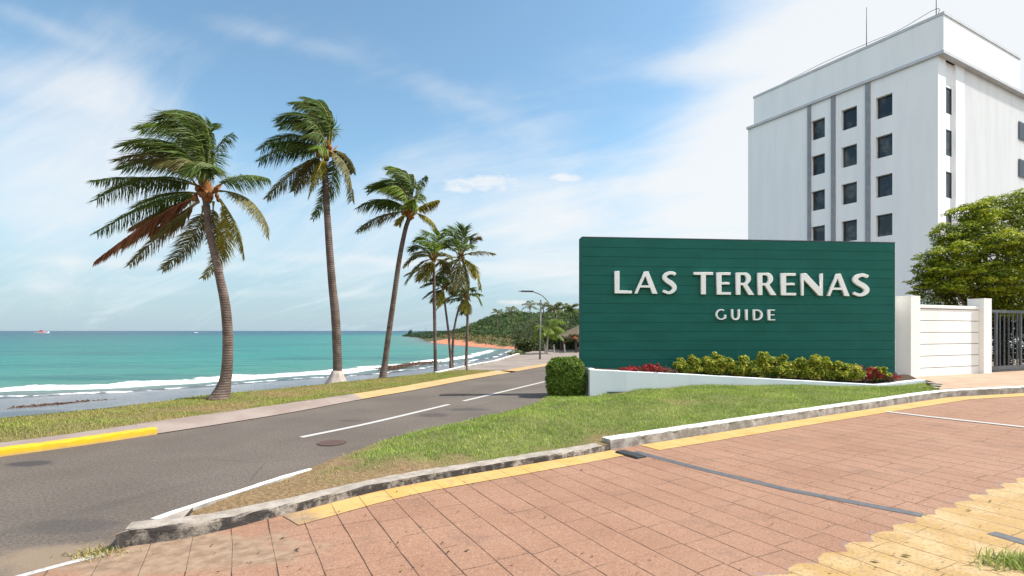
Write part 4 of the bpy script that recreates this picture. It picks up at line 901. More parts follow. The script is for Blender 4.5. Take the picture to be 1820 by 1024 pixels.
F3 = fz(Z2, [
 ((915,660),(880,420),(700,575),-.3,-.5,dict(up, pal='g')), ((920,655),(910,400),(810,450),.3,.4,dict(up, pal='l')), ((915,665),(850,480),(690,560),.5,.6,dict(up)), ((925,650),(940,430),(870,460),-.2,.1,dict(up)), ((930,650),(960,480),(940,480),.2,.4,dict(up, leaf=.45)),
 ((915,665),(880,500),(780,560),-.8,-1.3,dict(up, pal='l')), ((920,665),(900,520),(830,560),.8,1.2,dict(up)), ((900,680),(790,570),(632,668),-.2,-.3,dict(wind=(-.3,0,-.05), droop=.4)), ((905,680),(820,600),(720,640),.8,1.3,dict(wind=(-.3,0,-.05), droop=.4)),
 ((895,695),(750,690),(628,802),-.1,-.1,dict(pal='o', wind=(-.25,0,-.1), droop=.30, leaf=.48)), ((945,660),(960,540),(1018,490),.2,.2,dict(wind=(-.15,0,-.1), droop=.3, leaf=.42, ragged=.3)), ((950,660),(980,560),(985,600),.4,.7,dict(wind=(-.1,0,-.1), droop=.4, leaf=.36, ragged=.3)),
 ((950,690),(1020,640),(1088,625),-.2,-.2,dict(pal='y', wind=(-.15,0,-.1), droop=.4, leaf=.36)), ((950,700),(1050,720),(1078,790),-.2,-.2,dict(pal='y', wind=(-.1,0,-.1), droop=.32, leaf=.34)), ((910,700),(870,715),(862,765),-.3,-.4,dict(pal='y', droop=.32, leaf=.34)), ((930,690),(930,640),(950,620),-.7,-1.2,dict(pal='l', leaf=.4))])
palm('slender palm leaning right with yellow right-hand fronds, just left of the trio of smaller palms', (680,672), 18.7,
 [(680,673,10),(682,660,8.6),(685,640,7.4),(690,600,7),(700,530,6.5),(710,460,6),(720,410,5.5),(727,388,5.4)], (728,381), F3, .66, .2, nuts=4, nl=80, lw=.024, thick=.028)
calm = dict(wind=(-.14,0,-.0), droop=.14, sweep=1.15)
F4 = fz(Z3, [
 ((380,235),(340,60),(260,130),-.3,-.4,dict(calm, pal='l')), ((380,230),(380,40),(330,90),.3,.5,dict(calm)), ((385,230),(420,50),(420,95),-.2,-.3,dict(calm, pal='l')), ((385,230),(440,90),(460,160),.4,.6,dict(calm)), ((378,235),(300,120),(235,190),.4,.6,dict(calm)),
 ((376,240),(290,170),(200,285),-.2,-.2,dict(calm, pal='o')), ((376,245),(290,230),(208,385),-.2,-.3,dict(calm)), ((378,250),(320,270),(285,370),.3,.4,dict(calm, pal='y')), ((376,250),(300,290),(215,330),-.7,-1.0,dict(calm, pal='o')), ((380,250),(350,290),(330,375),-.4,-.6,dict(calm, pal='y', leaf=.4)),
 ((388,240),(440,170),(490,240),-.4,-.5,dict(calm, pal='o')), ((385,235),(390,120),(350,150),-.8,-1.2,dict(calm, pal='l')), ((390,245),(450,230),(470,330),.4,.7,dict(calm, pal='o')), ((380,235),(330,110),(290,140),.9,1.3,dict(calm)), ((378,240),(310,150),(250,230),-.8,-1.2,dict(calm, pal='o'))])
palm('dark-trunked straight palm with a small round crown, left of the tall forked pair', (774,661), 21.9,
 [(774,663,5),(774,650,4.5),(773,600,4.1),(772,540,4),(771,468,3.6)], (771,460), F4, .5, .1, nuts=2, nl=38, lw=.028, thick=.03, seg=10, ring=.06)
F5 = fz(Z3, [
 ((540,210),(500,60),(440,65),-.3,-.4,dict(calm)), ((540,210),(530,40),(495,55),.3,.4,dict(calm)), ((545,205),(550,40),(560,58),-.2,-.2,dict(calm)), ((545,210),(590,60),(610,125),.4,.5,dict(calm)), ((550,215),(620,110),(660,115),.2,.2,dict(calm, pal='o', leaf=.45)), ((555,220),(650,180),(748,208),-.2,-.2,dict(calm, pal='o', leaf=.4)),
 ((555,240),(660,280),(662,425),-.3,-.3,dict(calm, pal='y', leaf=.45)), ((545,245),(600,330),(590,480),-.4,-.5,dict(calm, pal='o')), ((535,250),(560,360),(540,490),.3,.4,dict(calm, pal='y')), ((530,245),(470,310),(450,420),-.3,-.3,dict(calm, pal='o')), ((530,240),(420,270),(400,400),.4,.5,dict(calm, pal='o')),
 ((530,230),(440,220),(380,290),-.4,-.5,dict(calm, pal='o')), ((535,220),(460,130),(420,170),.6,.9,dict(calm)), ((540,215),(500,110),(470,120),-.8,-1.2,dict(calm)), ((550,215),(590,120),(600,170),-.8,-1.2,dict(calm)), ((545,235),(500,330),(490,430),-.6,-.9,dict(calm, pal='o')), ((550,235),(620,270),(640,350),.6,.8,dict(calm, pal='y')), ((535,235),(470,260),(430,330),-.8,-1.1,dict(calm, pal='o'))])
palm('full-crowned palm rightmost on the verge, its bent trunk rising to a fan of dark fronds', (828,656), 23.4,
 [(828,658,4.4),(828.5,645,3.8),(830,600,3.3),(831,550,3.1),(829,490,3),(822,462,3)], (819,456), F5, .5, .1, nuts=3, nl=38, lw=.03, thick=.032, seg=10, ring=.06)
F6 = fz(Z3, [((435,415),(390,360),(305,408),-.2,-.2,dict(calm)), ((435,415),(390,410),(318,475),-.2,-.3,dict(calm)), ((437,410),(420,340),(360,370),.3,.4,dict(calm)), ((440,410),(470,350),(500,400),-.2,-.3,dict(calm, pal='o')), ((435,420),(400,440),(370,500),.3,.4,dict(calm, pal='o')), ((438,412),(440,330),(410,350),-.5,-.7,dict(calm)), ((440,415),(480,400),(500,460),.4,.5,dict(calm, pal='o')), ((437,420),(420,470),(400,520),-.4,-.6,dict(calm, pal='y'))])
palm('thin palm leaning left, half of the forked pair, its small crown under the bigger ones', (801,657), 23.0,
 [(801,659,4),(801,640,3.5),(799,615,3),(797,590,2.8),(792,550,2.6),(788,518,2.3)], (788,512), F6, .42, .1, nuts=0, nl=30, lw=.028, thick=.025, seg=8, ring=.07)
F7 = fz(Z3, [((575,465),(640,420),(672,515),-.2,-.2,dict(calm)), ((575,465),(620,440),(655,455),.3,.4,dict(calm)), ((570,465),(480,430),(395,545),-.2,-.3,dict(calm, pal='o')), ((570,470),(500,480),(440,500),.3,.4,dict(calm)), ((575,475),(580,510),(585,560),-.3,-.4,dict(calm, pal='y')), ((573,460),(560,400),(520,440),-.4,-.6,dict(calm)), ((573,460),(590,390),(620,430),.3,.5,dict(calm)), ((572,472),(560,520),(560,570),.3,.4,dict(calm, pal='g'))])
palm('thin palm leaning right, half of the forked pair, its drooping tuft behind the straight trunk', (804,657), 23.3,
 [(804,659,4),(804,640,3.3),(805,610,3),(808,580,2.6),(815,550,2.4),(824,532,2.2)], (827,528), F7, .42, .1, nuts=0, nl=30, lw=.028, thick=.025, seg=8, ring=.07)

# ------------------------------------------------------------------ leafy things
def leafcloud(lobes, n, size, c0, c1, tip=None, up=.35, shell=(.72,1.06), cup=.5, clip=None, tipamt=.25):
    """leaf-sized diamonds through the outer volume of a set of ellipsoids"""
    L = np.array([[*c, *r] for c, r in lobes], float); w = (L[:,3]*L[:,4]+L[:,3]*L[:,5]+L[:,4]*L[:,5]); w /= w.sum()
    i = RNG.choice(len(L), n, p=w); d = nrm(RNG.normal(size=(n, 3))); r = RNG.uniform(*shell, n)[:, None]
    P = L[i,:3]+d*L[i,3:]*r; keep = np.ones(n, bool)
    for q in L:
        inside = (((P-q[:3])/q[3:])**2).sum(1) < (shell[0]*.9)**2; keep &= ~inside
    if clip is not None: keep &= clip(P)
    P, d, i = P[keep], d[keep], i[keep]; n = len(P)
    Nn = nrm(d*.6+np.array([0,0,up])+RNG.normal(0, .55, (n, 3))); T = nrm(np.cross(Nn, RNG.normal(size=(n, 3)))); B = np.cross(Nn, T)
    s = size*RNG.uniform(.6, 1.25, n)[:, None]
    V = np.stack([P-T*s, P+B*s*.42-Nn*s*.0, P+T*s-Nn*s*cup*.4, P-B*s*.42], 1).reshape(-1, 3)
    f = np.clip(RNG.uniform(0, 1, n)*.7+.3*RNG.uniform(0, 1, len(L))[i], 0, 1)[:, None]
    C = np.array(c0)*(1-f)+np.array(c1)*f
    if tip is not None:
        m = (RNG.uniform(0, 1, n) < tipamt)[:, None]; C = np.where(m, np.array(tip)*RNG.uniform(.7, 1.1, (n, 1)), C)
    return V, np.arange(n*4).reshape(-1, 4), np.repeat(C, 4, 0)
def cloud_obj(name, parent, mat, *a, **k):
    V, Q, C = leafcloud(*a, **k); return np_mesh(name, V, Q, M[mat], parent, C)
# clipped hedge at the foot of the sign
hd = empty('hedge', (1.42, 13.62, 0), 'rounded clipped dark green hedge at the left end of the green sign', 'hedge')
hc = Vector((1.40, 13.62, .47)); n = 26000
q = nrm(RNG.normal(size=(n, 3))); q = q*(np.abs(q)**3.6).sum(1, keepdims=True)**(-1/3.6)
P = np.array(hc)+q*np.array([.47,.42,.50])*RNG.uniform(.80, 1.07, n)[:, None]*(1+.085*wob(q[:,0]*2+q[:,1], q[:,2]*2-q[:,1], .9))[:, None]; P = P[P[:,2] > .0]; n = len(P)
Nn = nrm(nrm(P-np.array(hc))*.8+RNG.normal(0, .5, (n, 3))); T = nrm(np.cross(Nn, RNG.normal(size=(n, 3)))); B = np.cross(Nn, T); s = .031*RNG.uniform(.5, 1.35, n)[:, None]
V = np.stack([P-T*s, P+B*s*.5, P+T*s, P-B*s*.5], 1).reshape(-1, 3); f = RNG.uniform(0, 1, n)[:, None]
np_mesh('foliage', V, np.arange(n*4).reshape(-1, 4), M['leaf'], hd, np.repeat(np.array([.035,.085,.012])*(1-f)+np.array([.19,.27,.035])*f, 4, 0))
mb = MB()
for k in range(9):
    a = 6.28*k/9; mb.tube([(hc.x+.1*math.cos(a), hc.y+.1*math.sin(a), 0), (hc.x+.2*math.cos(a), hc.y+.2*math.sin(a), .45), (hc.x+.34*math.cos(a+.3), hc.y+.3*math.sin(a+.3), .8)], [.018,.013,.006], 5)
mb.build('stems', M['bark'], hd)
# shrubs in the planter
def planter_pt(px, py, back=.45):
    t = (px-1047)/513; Y = 13.2+.4*t+back; return ray_y(px, py, Y)
def shrub(px, ytop, ybot, wpx, label, c0=(.035,.085,.010), c1=(.34,.40,.04), tip=(.66,.58,.09), back=.45, group='yellow green shrubs in the planter', name='shrub', n=2600, size=.046, cat='shrub', tipamt=.28):
    b = planter_pt(px, ybot, back); tp = planter_pt(px, ytop+(2 if n > 2000 else 0), back); h = tp[2]-b[2]; w = wpx*b[1]/F/2
    o = empty(name, b, label, cat, group); lob = []
    for k in range(17):
        x_ = random.uniform(-1, 1)*w*1.15; zz = random.uniform(.12, .93)*(1.08-.55*(abs(x_)/w/1.15)**2)
        q = h*random.uniform(.09, .17)
        lob.append(((b[0]+x_, b[1]+random.uniform(-.24, .22), b[2]+h*zz-q*.3), (q*random.uniform(1.1, 1.7), q*1.3, q)))
    lob.append(((b[0], b[1]+.03, b[2]+h*.3), (w*.9, .2, h*.36)))
    cloud_obj('foliage', o, 'leaf', lob, int(n*1.5), size, c0, c1, tip, .6, (.55, 1.22), tipamt=tipamt)
    mb = MB()
    for k in range(7):
        q = random.choice(lob)[0]; mb.tube([(b[0]+random.uniform(-.1,.1)*w, b[1], b[2]-.08), ((b[0]+q[0])/2, (b[1]+q[1])/2, b[2]+h*.35), q], [.012,.009,.004], 5)
    mb.build('stems', M['bark'], o)
PL = 'yellow green leafy shrub in the white planter, '
for a in ((1222,629,662,40,PL+'first of the row from the left'), (1268,625,664,58,PL+'second from the left, with a bright top'), (1316,632,664,52,PL+'third from the left, low and rounded'),
          (1355,623,666,46,PL+'tallest one, standing under the word GUIDE'), (1397,630,668,58,PL+'just right of the tallest one'), (1440,630,670,54,PL+'fourth from the right end of the row'),
          (1472,634,671,56,PL+'third from the right, widest and yellowest'), (1506,642,672,40,PL+'second from the right, small and sparse')):
    shrub(*a)
shrub(1559,651,673,24,'small yellow green shrub between red plants at the right end of the planter', n=900)
RD_ = dict(c0=(.10,.015,.018), c1=(.75,.03,.07), tip=(.16,.10,.05), group='red leafed plants in the planter', name='red_plant', cat='plant', size=.026, tipamt=.3)
RD2 = dict(RD_, c0=(.16,.05,.05), c1=(.30,.16,.13), tip=(.14,.13,.07))
shrub(1118,650,660,30,'small red leafed plant nearest the left end of the planter',n=900,back=.3,**RD_); shrub(1160,645,661,40,'bright red leafed plant left of the yellow green shrubs',n=1500,back=.3,**RD_)
shrub(1187,652,661,26,'dull brownish red plant between the bright red one and the shrubs',n=700,back=.3,**RD2)
shrub(1538,652,674,36,'crimson plant right after the last yellow green shrub of the row',n=1300,**RD_); shrub(1574,660,674,28,'pinkish brown low plant near the right end of the planter',n=700,**RD2); shrub(1586,665,673,18,'tiny red plant in the corner beside the white pillar',n=400,**RD_)
# big tree behind the wall
tr = empty('broad_tree', (19.3, 20.5, .2), 'large spreading yellow green tree behind the white wall and gate', 'tree'); lob = []
for px, py, rx, rz, Y in ((1665,455,30,16,19),(1690,415,34,18,19.4),(1735,378,40,20,19.8),(1800,365,50,24,19.8),(1648,478,24,12,19),(1645,500,26,12,19.2),(1790,400,70,38,19.5),(1745,425,50,30,19),(1700,455,48,28,19),(1768,460,60,34,18.6),(1815,445,60,40,18.6),(1680,490,42,24,19),(1735,500,55,30,18.6),(1795,505,60,36,18.4),(1665,515,36,18,19.6),(1720,535,55,26,19.4),(1790,540,60,30,19),(1850,480,60,60,20),(1740,385,34,16,20.2),(1720,410,26,12,20),(1690,432,24,10,19.6),(1655,492,22,10,19.6),(1830,375,50,30,20.5),(1880,420,60,50,20),(1770,375,40,18,20.4),(1860,540,60,40,20),(1920,480,70,60,21),(1700,478,36,16,18.2),(1760,485,40,18,17.9),(1720,447,30,14,18.2),(1790,430,40,18,17.9),(1690,508,34,14,18.3)):
    c = ray_y(px, py, Y); s = Y/F; lob.append((c, (rx*s, rx*s*.9, rz*s)))
cl = []
for c, r in lob:
    for k in range(15):
        d = nrm(RNG.normal(size=3)); cl.append((tuple(np.array(c)+d*np.array(r)*RNG.uniform(.75, 1.12)), (r[0]*RNG.uniform(.18, .36), r[1]*.3, r[2]*RNG.uniform(.12, .24))))
V1, Q1, C1 = leafcloud(lob, 46000, .060, (.045,.085,.010), (.17,.22,.018), (.30,.32,.025), .75, (.5, 1.0)); V2, Q2, C2 = leafcloud(cl, 80000, .047, (.12,.18,.012), (.42,.47,.025), (.62,.60,.05), 1.3, (.5, 1.15))
np_mesh('crown', np.concatenate([V1, V2]), np.concatenate([Q1, Q2+len(V1)]), M['leaf'], tr, np.concatenate([C1, C2]))
mb = MB(); b = Vector((19.3, 20.5, .2)); mb.tube([b, b+Vector((-.1,0,1.2)), b+Vector((0,-.2,2.4)), b+Vector((.2,-.3,4.2))], [.26,.2,.17,.09], 10)
for c, r in lob:
    c = Vector(c); mb.tube([b+Vector((0,-.1,1.5+random.random()*.9)), b*.5+c*.5+Vector((0,0,.2)), c], [.1,.06,.02], 6)
mb.build('trunk', M['bark'], tr, smooth=True)
def far_tree(name, label, cat, cx, Y, ytop, ybot, wpx, n, c0, c1, tip=None, group=None, size=.12, trunk_to=None, kind=None, shape=7, mat='leaf'):
    b = ray_y(cx, ybot, Y); s = Y/F; h = (ybot-ytop)*s; w = wpx*s/2; o = empty(name, b, label, cat, group); lob = []
    for k in range(shape):
        a = random.random()*6.28; r = random.random()**.5*.7; zz = random.uniform(.28, .80) if trunk_to is None else random.uniform(.5, .86)
        lob.append(((b[0]+math.cos(a)*r*w, b[1]+math.sin(a)*r*w*.8, b[2]+h*zz), (w*random.uniform(.28,.5), w*.4, h*random.uniform(.14,.24))))
    if trunk_to is None: lob.append(((b[0], b[1], b[2]+h*.4), (w*.85, w*.7, h*.42)))
    cloud_obj('crown' if trunk_to else 'foliage', o, mat, lob, n, size, c0, c1, tip, .6, (.65, 1.1))
    mb = MB(); mb.tube([(b[0], b[1], b[2]-.1), (b[0], b[1], b[2]+h*.35), (b[0]+.02, b[1], b[2]+h*.6)], [max(.03, w*.10), max(.025, w*.08), .02], 6)
    for q, r in lob: mb.tube([(b[0], b[1], b[2]+h*.25), tuple((np.array(q)+np.array(b))/2+np.array([0,0,h*.1])), q], [max(.02, w*.05), .02, .01], 5)
    mb.build('trunk' if trunk_to else 'stems', M['bark'], o)
    return o
DK = ((.020,.042,.012), (.055,.085,.022))
far_tree('hedge', 'dark green hedge showing over the white wall beside the sign', 'hedge', 1640, 22.5, 508, 640, 150, 9000, *DK, size=.07, shape=14)
far_tree('hedge', 'dark hedge glimpsed between the bars of the grey gate', 'hedge', 1850, 19.6, 535, 655, 190, 12000, (.012,.022,.008), (.04,.06,.016), size=.06, shape=14)
# trees and bushes by the promenade, past the sign
TG = 'trees behind the promenade'
far_tree('shrub', 'flowering low shrub by the street lamp at the edge of the promenade', 'shrub', 922, 37, 622, 643, 36, 2600, (.07,.12,.025), (.17,.22,.05), (.5,.48,.36), size=.07)
far_tree('broad_tree', 'dark bushy tree behind the street lamp with a low crown', 'tree', 945, 44, 592, 638, 66, 5200, (.03,.05,.012), (.09,.11,.025), None, TG, .11, mat='leaf')
far_tree('broad_tree', 'greyish twiggy tree on the slope above the street lamp', 'tree', 942, 62, 556, 630, 74, 5200, (.06,.075,.035), (.14,.15,.08), None, TG, .14, mat='leaf')
far_tree('broad_tree', 'shady tree mass beside the thatched roof by the sign', 'tree', 1012, 50, 570, 640, 60, 4500, *DK, None, TG, .12)
far_tree('broad_tree', 'pale green tree behind the bright palm past the sign', 'tree', 985, 66, 548, 636, 70, 4500, (.04,.065,.02), (.10,.13,.045), None, TG, .15)
far_tree('broad_tree', 'dark shadowy tree low behind the pale posts, left of the thatched roof', 'tree', 1000, 47, 592, 639, 56, 4200, (.018,.032,.010), (.06,.08,.02), None, TG, .11)
far_tree('broad_tree', 'rounded green tree between the lamp pole and the bright palm', 'tree', 966, 49, 585, 640, 40, 3600, (.03,.05,.012), (.10,.13,.03), None, TG, .11)
def small_palm(label, px, ybot, Y, yc, rpx, nf=16, cols='gol', trunk_mat='bark', hw=2.2, group='palms past the sign', nl=34, dz=0, seed=0):
    b = ray_y(px, ybot, Y); t = empty('palm_tree', b, label, 'palm tree', group); s = Y/F
    trunk(t, [(px+dz, ybot, hw*1.25), (px+dz*.6, (ybot+yc)/2, hw), (px, yc, hw*.9)], Y, 0, 8, trunk_mat, .12)
    c = np.array(ray_y(px, yc, Y)); R = rpx*s; rg = np.random.default_rng(seed+5)
    for k in range(nf):
        a = 2*math.pi*k/nf*1.0+rg.uniform(-.25, .25)+ (k % 2)*.3; el = rg.uniform(-.45, 1.25); h = np.array([math.cos(a), math.sin(a), 0])
        p1 = c+h*R*.55*math.cos(el*.8)+np.array([0,0,R*.62*math.sin(el)+R*.12]); p2 = c+h*R*rg.uniform(.75, 1.05)*max(.35, math.cos(el*.75))+np.array([0,0,R*(.72*math.sin(el)-.22)])
        frond(t, c, p1, p2, R*.30, cols[k % len(cols)], (-.1,0,-.05), .45, nl, thick=.03, lw=max(.03, .35*s), tipcol=.3)
    return t
small_palm('bright yellow green palm with white trunk past the left edge of the sign', 975, 641, 38, 586, 37, 18, 'llgl', 'pale_root', 2.4, seed=1, dz=-4)
small_palm('tall palm nearest the sign edge, its round dark crown above the thatched roof', 1014, 636, 52, 550, 22, 16, 'ggo', seed=2)
small_palm('tall dark palm standing behind the lamp arm beside the sign palm', 988, 636, 56, 548, 21, 16, 'go', seed=3)
small_palm('drooping brownish palm at the sign edge below the roof', 1024, 640, 40, 604, 22, 14, 'obo', hw=2.6, seed=4)
for i, (px, lb) in enumerate(((884,'first palm on the ridge from the left, small and ragged'), (910,'second palm on the ridge, above the green slope'), (942,'third palm on the ridge, left of the lamp arm'), (966,'fourth palm on the ridge, seen behind the lamp arm'))):
    small_palm(lb, px, (582,578,574,574)[i], (140,132,120,110)[i], (556,551,544,545)[i], (15,17,19,16)[i], 12, 'go', hw=1.2, group='palms on the ridge', nl=16, seed=10+i)
# thatched shelter by the sign
ht = empty('thatched_shelter', ray_y(1030, 640, 42), 'thatched open shelter on dark posts just left of the green sign', 'shelter'); mb = MB()
rc = ray_y(1032, 577, 43)
apex = Vector(rc); ring0 = [(rc[0]+2.0*math.cos(a)*(1+.05*math.sin(5*a)), 43+1.9*math.sin(a), rc[2]-.95+.05*math.sin(9*a)) for a in np.linspace(0, 6.283, 41)[:-1]]
mb.v = [tuple(apex)]+ring0+[(p[0], p[1], p[2]-.16) for p in ring0]
for i in range(40): j = (i+1) % 40; mb.f += [(0, 1+i, 1+j), (1+i, 41+i, 41+j, 1+j)]
mb.f.append(tuple(range(80, 40, -1))); mb.build('roof', M['thatch'], ht)
for dx, dy in ((-1.5,-1.2),(1.4,-1.2),(-1.5,1.2),(1.4,1.2)):
    mb = MB(); mb.tube([(rc[0]+dx, 43+dy, -.05), (rc[0]+dx, 43+dy, rc[2]-1.0)], .08, 8); mb.build('post', M['bark'], ht)
# posts, rail and parked boats glimpsed under the trees
for i, (px, Y, yb, yt, lb) in enumerate(((968,39,641,612,'left pale post under the bright palm past the sign'), (984,40,640,614,'middle slim pale post under the bright palm'), (1003,41,640,612,'right pale post close to the thatched shelter'))):
    b = ray_y(px, yb, Y); o = empty('wooden_post', b, lb, 'post', 'pale posts past the sign'); mb = MB(); mb.tube([b, (b[0]+.03, Y, ray_y(px, (yb+yt)/2, Y)[2]), ray_y(px, yt, Y)], [.06,.055,.045], 8); mb.build('shaft', M['pale_root'], o)
fb = ray_y(946, 641, 37); fe = empty('railing', fb, 'low pale grey railing beside the flowering shrub', 'railing'); mb = MB()
for k in range(5): q = ray_y(936+k*8, 641, 37+.3*k); mb.tube([q, (q[0], q[1], q[2]+.42)], .025, 6)
q0, q1 = ray_y(936, 641, 37), ray_y(968, 641, 38.2)
for hz in (.22, .40): mb.tube([(q0[0], q0[1], q0[2]+hz), (q1[0], q1[1], q1[2]+hz)], .02, 6)
mb.build('rails', M['grey_metal'], fe)
def boat(name, label, c, L, yaw, hullc, cab, mast=False, group=None, deck2=True):
    o = empty(name, c, label, 'boat', group); ca, sa = math.cos(yaw), math.sin(yaw)
    T = lambda x, y, z: (c[0]+x*ca-y*sa, c[1]+x*sa+y*ca, c[2]+z)
    mb = MB(); st = [(-.5,.13,.0,.085),(-.2,.15,-.02,.085),(.15,.135,-.02,.10),(.38,.07,0,.125),(.5,.004,.02,.15)]
    for x, w, z0, z1 in st:
        for y, z in ((-w,z1),(-w*.75,z0),(w*.75,z0),(w,z1)): mb.v.append(T(x*L, y*L, z*L))
    for i in range(4):
        for k in range(4): mb.f.append((i*4+k, (i+1)*4+k, (i+1)*4+(k+1)%4, i*4+(k+1)%4))
    mb.f += [(3,2,1,0), (16,17,18,19)]; mb.build('hull', hullc, o)
    mb = MB(); n = [( -.28,.075),(.22,.075),(.12,.18),(-.2,.19)]
    for y in (-.10, .10):
        for x, z in n: mb.v.append(T(x*L, y*L*(.85 if z > .1 else 1), z*L))
    mb.f = [(0,1,2,3),(7,6,5,4)]+[(i, (i+1)%4, 4+(i+1)%4, 4+i) for i in range(4)]; mb.build('cabin', cab, o)
    if deck2:
        mb = MB(); n = [(-.16,.192),(.04,.192),(-.0,.235),(-.13,.235)]
        for y in (-.07, .07):
            for x, z in n: mb.v.append(T(x*L, y*L, z*L))
        mb.f = [(0,1,2,3),(7,6,5,4)]+[(i, (i+1)%4, 4+(i+1)%4, 4+i) for i in range(4)]; mb.build('wheelhouse', M['dark_metal'], o)
    return o
M['boat_red'] = simple('boat_red', (.62,.10,.09), (.55,.12,.10), 2, .4, .4); M['boat_white'] = simple('boat_white', (.80,.80,.80), (.74,.74,.75), 2, .4, .4)
boat('motor_yacht', 'red and white motor yacht far out on the horizon', (ray_y(75, 588, 640)[0], 640, SEA), 16, 0.12, M['boat_white'], M['boat_red'])
boat('motor_boat', 'tiny white boat far out on the horizon, left of the leaning palm trunk', (ray_y(348, 588, 760)[0], 760, SEA), 6, .4, M['boat_white'], M['boat_white'], deck2=False)
for i, (px, Y) in enumerate(((1004, 58), (1018, 60))): b = ray_y(px, 588, Y); boat('parked_boat', ('white boat parked ashore under the trees, the left of two', 'white boat parked ashore under the trees, closest to the green sign')[i], (b[0], Y, -.05), 2.6, .3, M['boat_white'], (M['boat_white'], M['boat_red'])[i], group='boats parked under the trees')
# street lamp
lp = empty('street_lamp', ray_y(960, 643, 30.5), 'grey street lamp with a long curved arm beside the promenade', 'street lamp'); Yl = 30.5
mb = MB(); mb.tube([ray_y(959.5, 644, Yl), ray_y(960, 600, Yl), ray_y(961, 533, Yl)], [.058,.05,.04], 10); mb.build('pole', M['lamp_metal'], lp, smooth=True)
mb = MB(); P = smooth_curve([ray_y(961, 548, Yl), ray_y(975, 541, Yl), ray_y(972, 534, Yl), ray_y(963, 525, Yl), ray_y(950, 519.5, Yl), ray_y(946, 518.5, Yl)], 6); mb.tube(P, .032, 8); mb.build('arm', M['lamp_metal'], lp, smooth=True)
mb = MB(); a = Vector(ray_y(948, 518.3, Yl)); b = Vector(ray_y(926, 518, Yl)); mb.box(a+Vector((0,-.1,-.035)), b-a, (0,.2,0), (0,0,.085)); mb.build('lamp_head', M['dark_metal'], lp, bevel=.02)
mb = MB(); mb.box(b+Vector((0,-.05,-.01)), Vector((-.14,0,0)), (0,.1,0), (0,0,.04)); mb.build('photo_cell', M['lamp_metal'], lp)
# wooded headland: a mass of canopy over the hill
n = 4200; x = RNG.uniform(-26, 75, n); y = RNG.uniform(100, 260, n)
def sd_of(x, y):
    d = dist_poly(x, y, FARSHORE); i = inpoly(x, y, FARSHORE+[(3000,3000),(3000,-3000)]); return np.where(i, d, -d)
sd = sd_of(x, y); k = sd > 9.5+2*wob(x, y, 20.); x, y, sd = x[k], y[k], sd[k]; z = hill_h(x, y, sd)
rr = RNG.uniform(.7, 1.9, len(x))*np.clip((sd-6)/14, .35, 1); lobs = [((a, b, c+r*.35), (r*1.25, r*1.25, r*.8)) for a, b, c, r in zip(x, y, z, rr)]
L = np.array([[*c, *r] for c, r in lobs]); m = 42
i = np.repeat(np.arange(len(L)), m); d = nrm(RNG.normal(size=(len(i), 3))); d[:,2] = np.abs(d[:,2]); P = L[i,:3]+d*L[i,3:]*RNG.uniform(.8, 1.1, len(i))[:, None]
Nn = nrm(d+RNG.normal(0, .5, d.shape)); T = nrm(np.cross(Nn, RNG.normal(size=d.shape))); B = np.cross(Nn, T); s = (.30*RNG.uniform(.6, 1.3, len(i)))[:, None]
V = np.stack([P-T*s, P+B*s*.6, P+T*s, P-B*s*.6], 1).reshape(-1, 3); g = RNG.uniform(0, 1, len(L)); f = np.clip(g[i]*.6+RNG.uniform(0, .4, len(i))+.25*wob(L[i,0], L[i,1], 26.), 0, 1)[:, None]
C = np.array([.040,.075,.028])*(1-f)+np.array([.105,.145,.055])*f
tag(np_mesh('woods', V, np.arange(len(V)).reshape(-1, 4), M['far_leaf'], None, np.repeat(C, 4, 0)), 'dense green wood covering the low headland beyond the bay', 'woods', kind='stuff')
# low scrub along the top of the red beach and on the cape
n = 4200; x = RNG.uniform(-64, 14, n); y = RNG.uniform(84, 330, n); sd = sd_of(x, y); lim = np.interp(y, [88,104,140], [1.6,3.1,6.2]); k = ((sd > lim) & (sd < 12) & (y < 190)) | ((y > 190) & (sd > 1.5)); x, y, sd = x[k], y[k], sd[k]; z = hill_h(x, y, sd)
i = np.repeat(np.arange(len(x)), 30); r = RNG.uniform(.3, .8, len(x))*np.where(y > 190, 2.1, 1); d = nrm(RNG.normal(size=(len(i), 3))); d[:,2] = np.abs(d[:,2])
P = np.column_stack([x, y, z])[i]+d*r[i][:, None]*np.array([1.6,1.6,.9]); s = (.26*RNG.uniform(.5, 1.3, len(i))*np.where(y[i] > 190, 1.5, 1))[:, None]; T = nrm(RNG.normal(size=d.shape)); B = nrm(np.cross(T, d))
V = np.stack([P-T*s, P+B*s*.6, P+T*s, P-B*s*.6], 1).reshape(-1, 3); f = RNG.uniform(0, 1, len(x))[i][:, None]; C = np.where((y[i] > 190)[:, None], np.array([.04,.07,.03])+f*.03, np.array([.10,.115,.035])*(1-f)+np.array([.22,.17,.08])*f)
tag(np_mesh('shore_scrub', V, np.arange(len(V)).reshape(-1, 4), M['far_leaf'], None, np.repeat(C, 4, 0)), 'low scrub along the far beach and out along the cape', 'scrub', kind='stuff')
far_tree('broad_tree', 'small dark tree alone near the tip of the far cape', 'tree', 729, 290, 585, 598, 9, 500, *DK, size=.35, mat='far_leaf')
b = ray_y(757, 597, 270); ms = empty('mast', b, 'thin upright mast standing on the far cape', 'mast'); mb = MB(); mb.tube([b, (b[0], b[1], b[2]+4.6)], [.10,.06], 6); mb.build('pole', M['dark_metal'], ms)
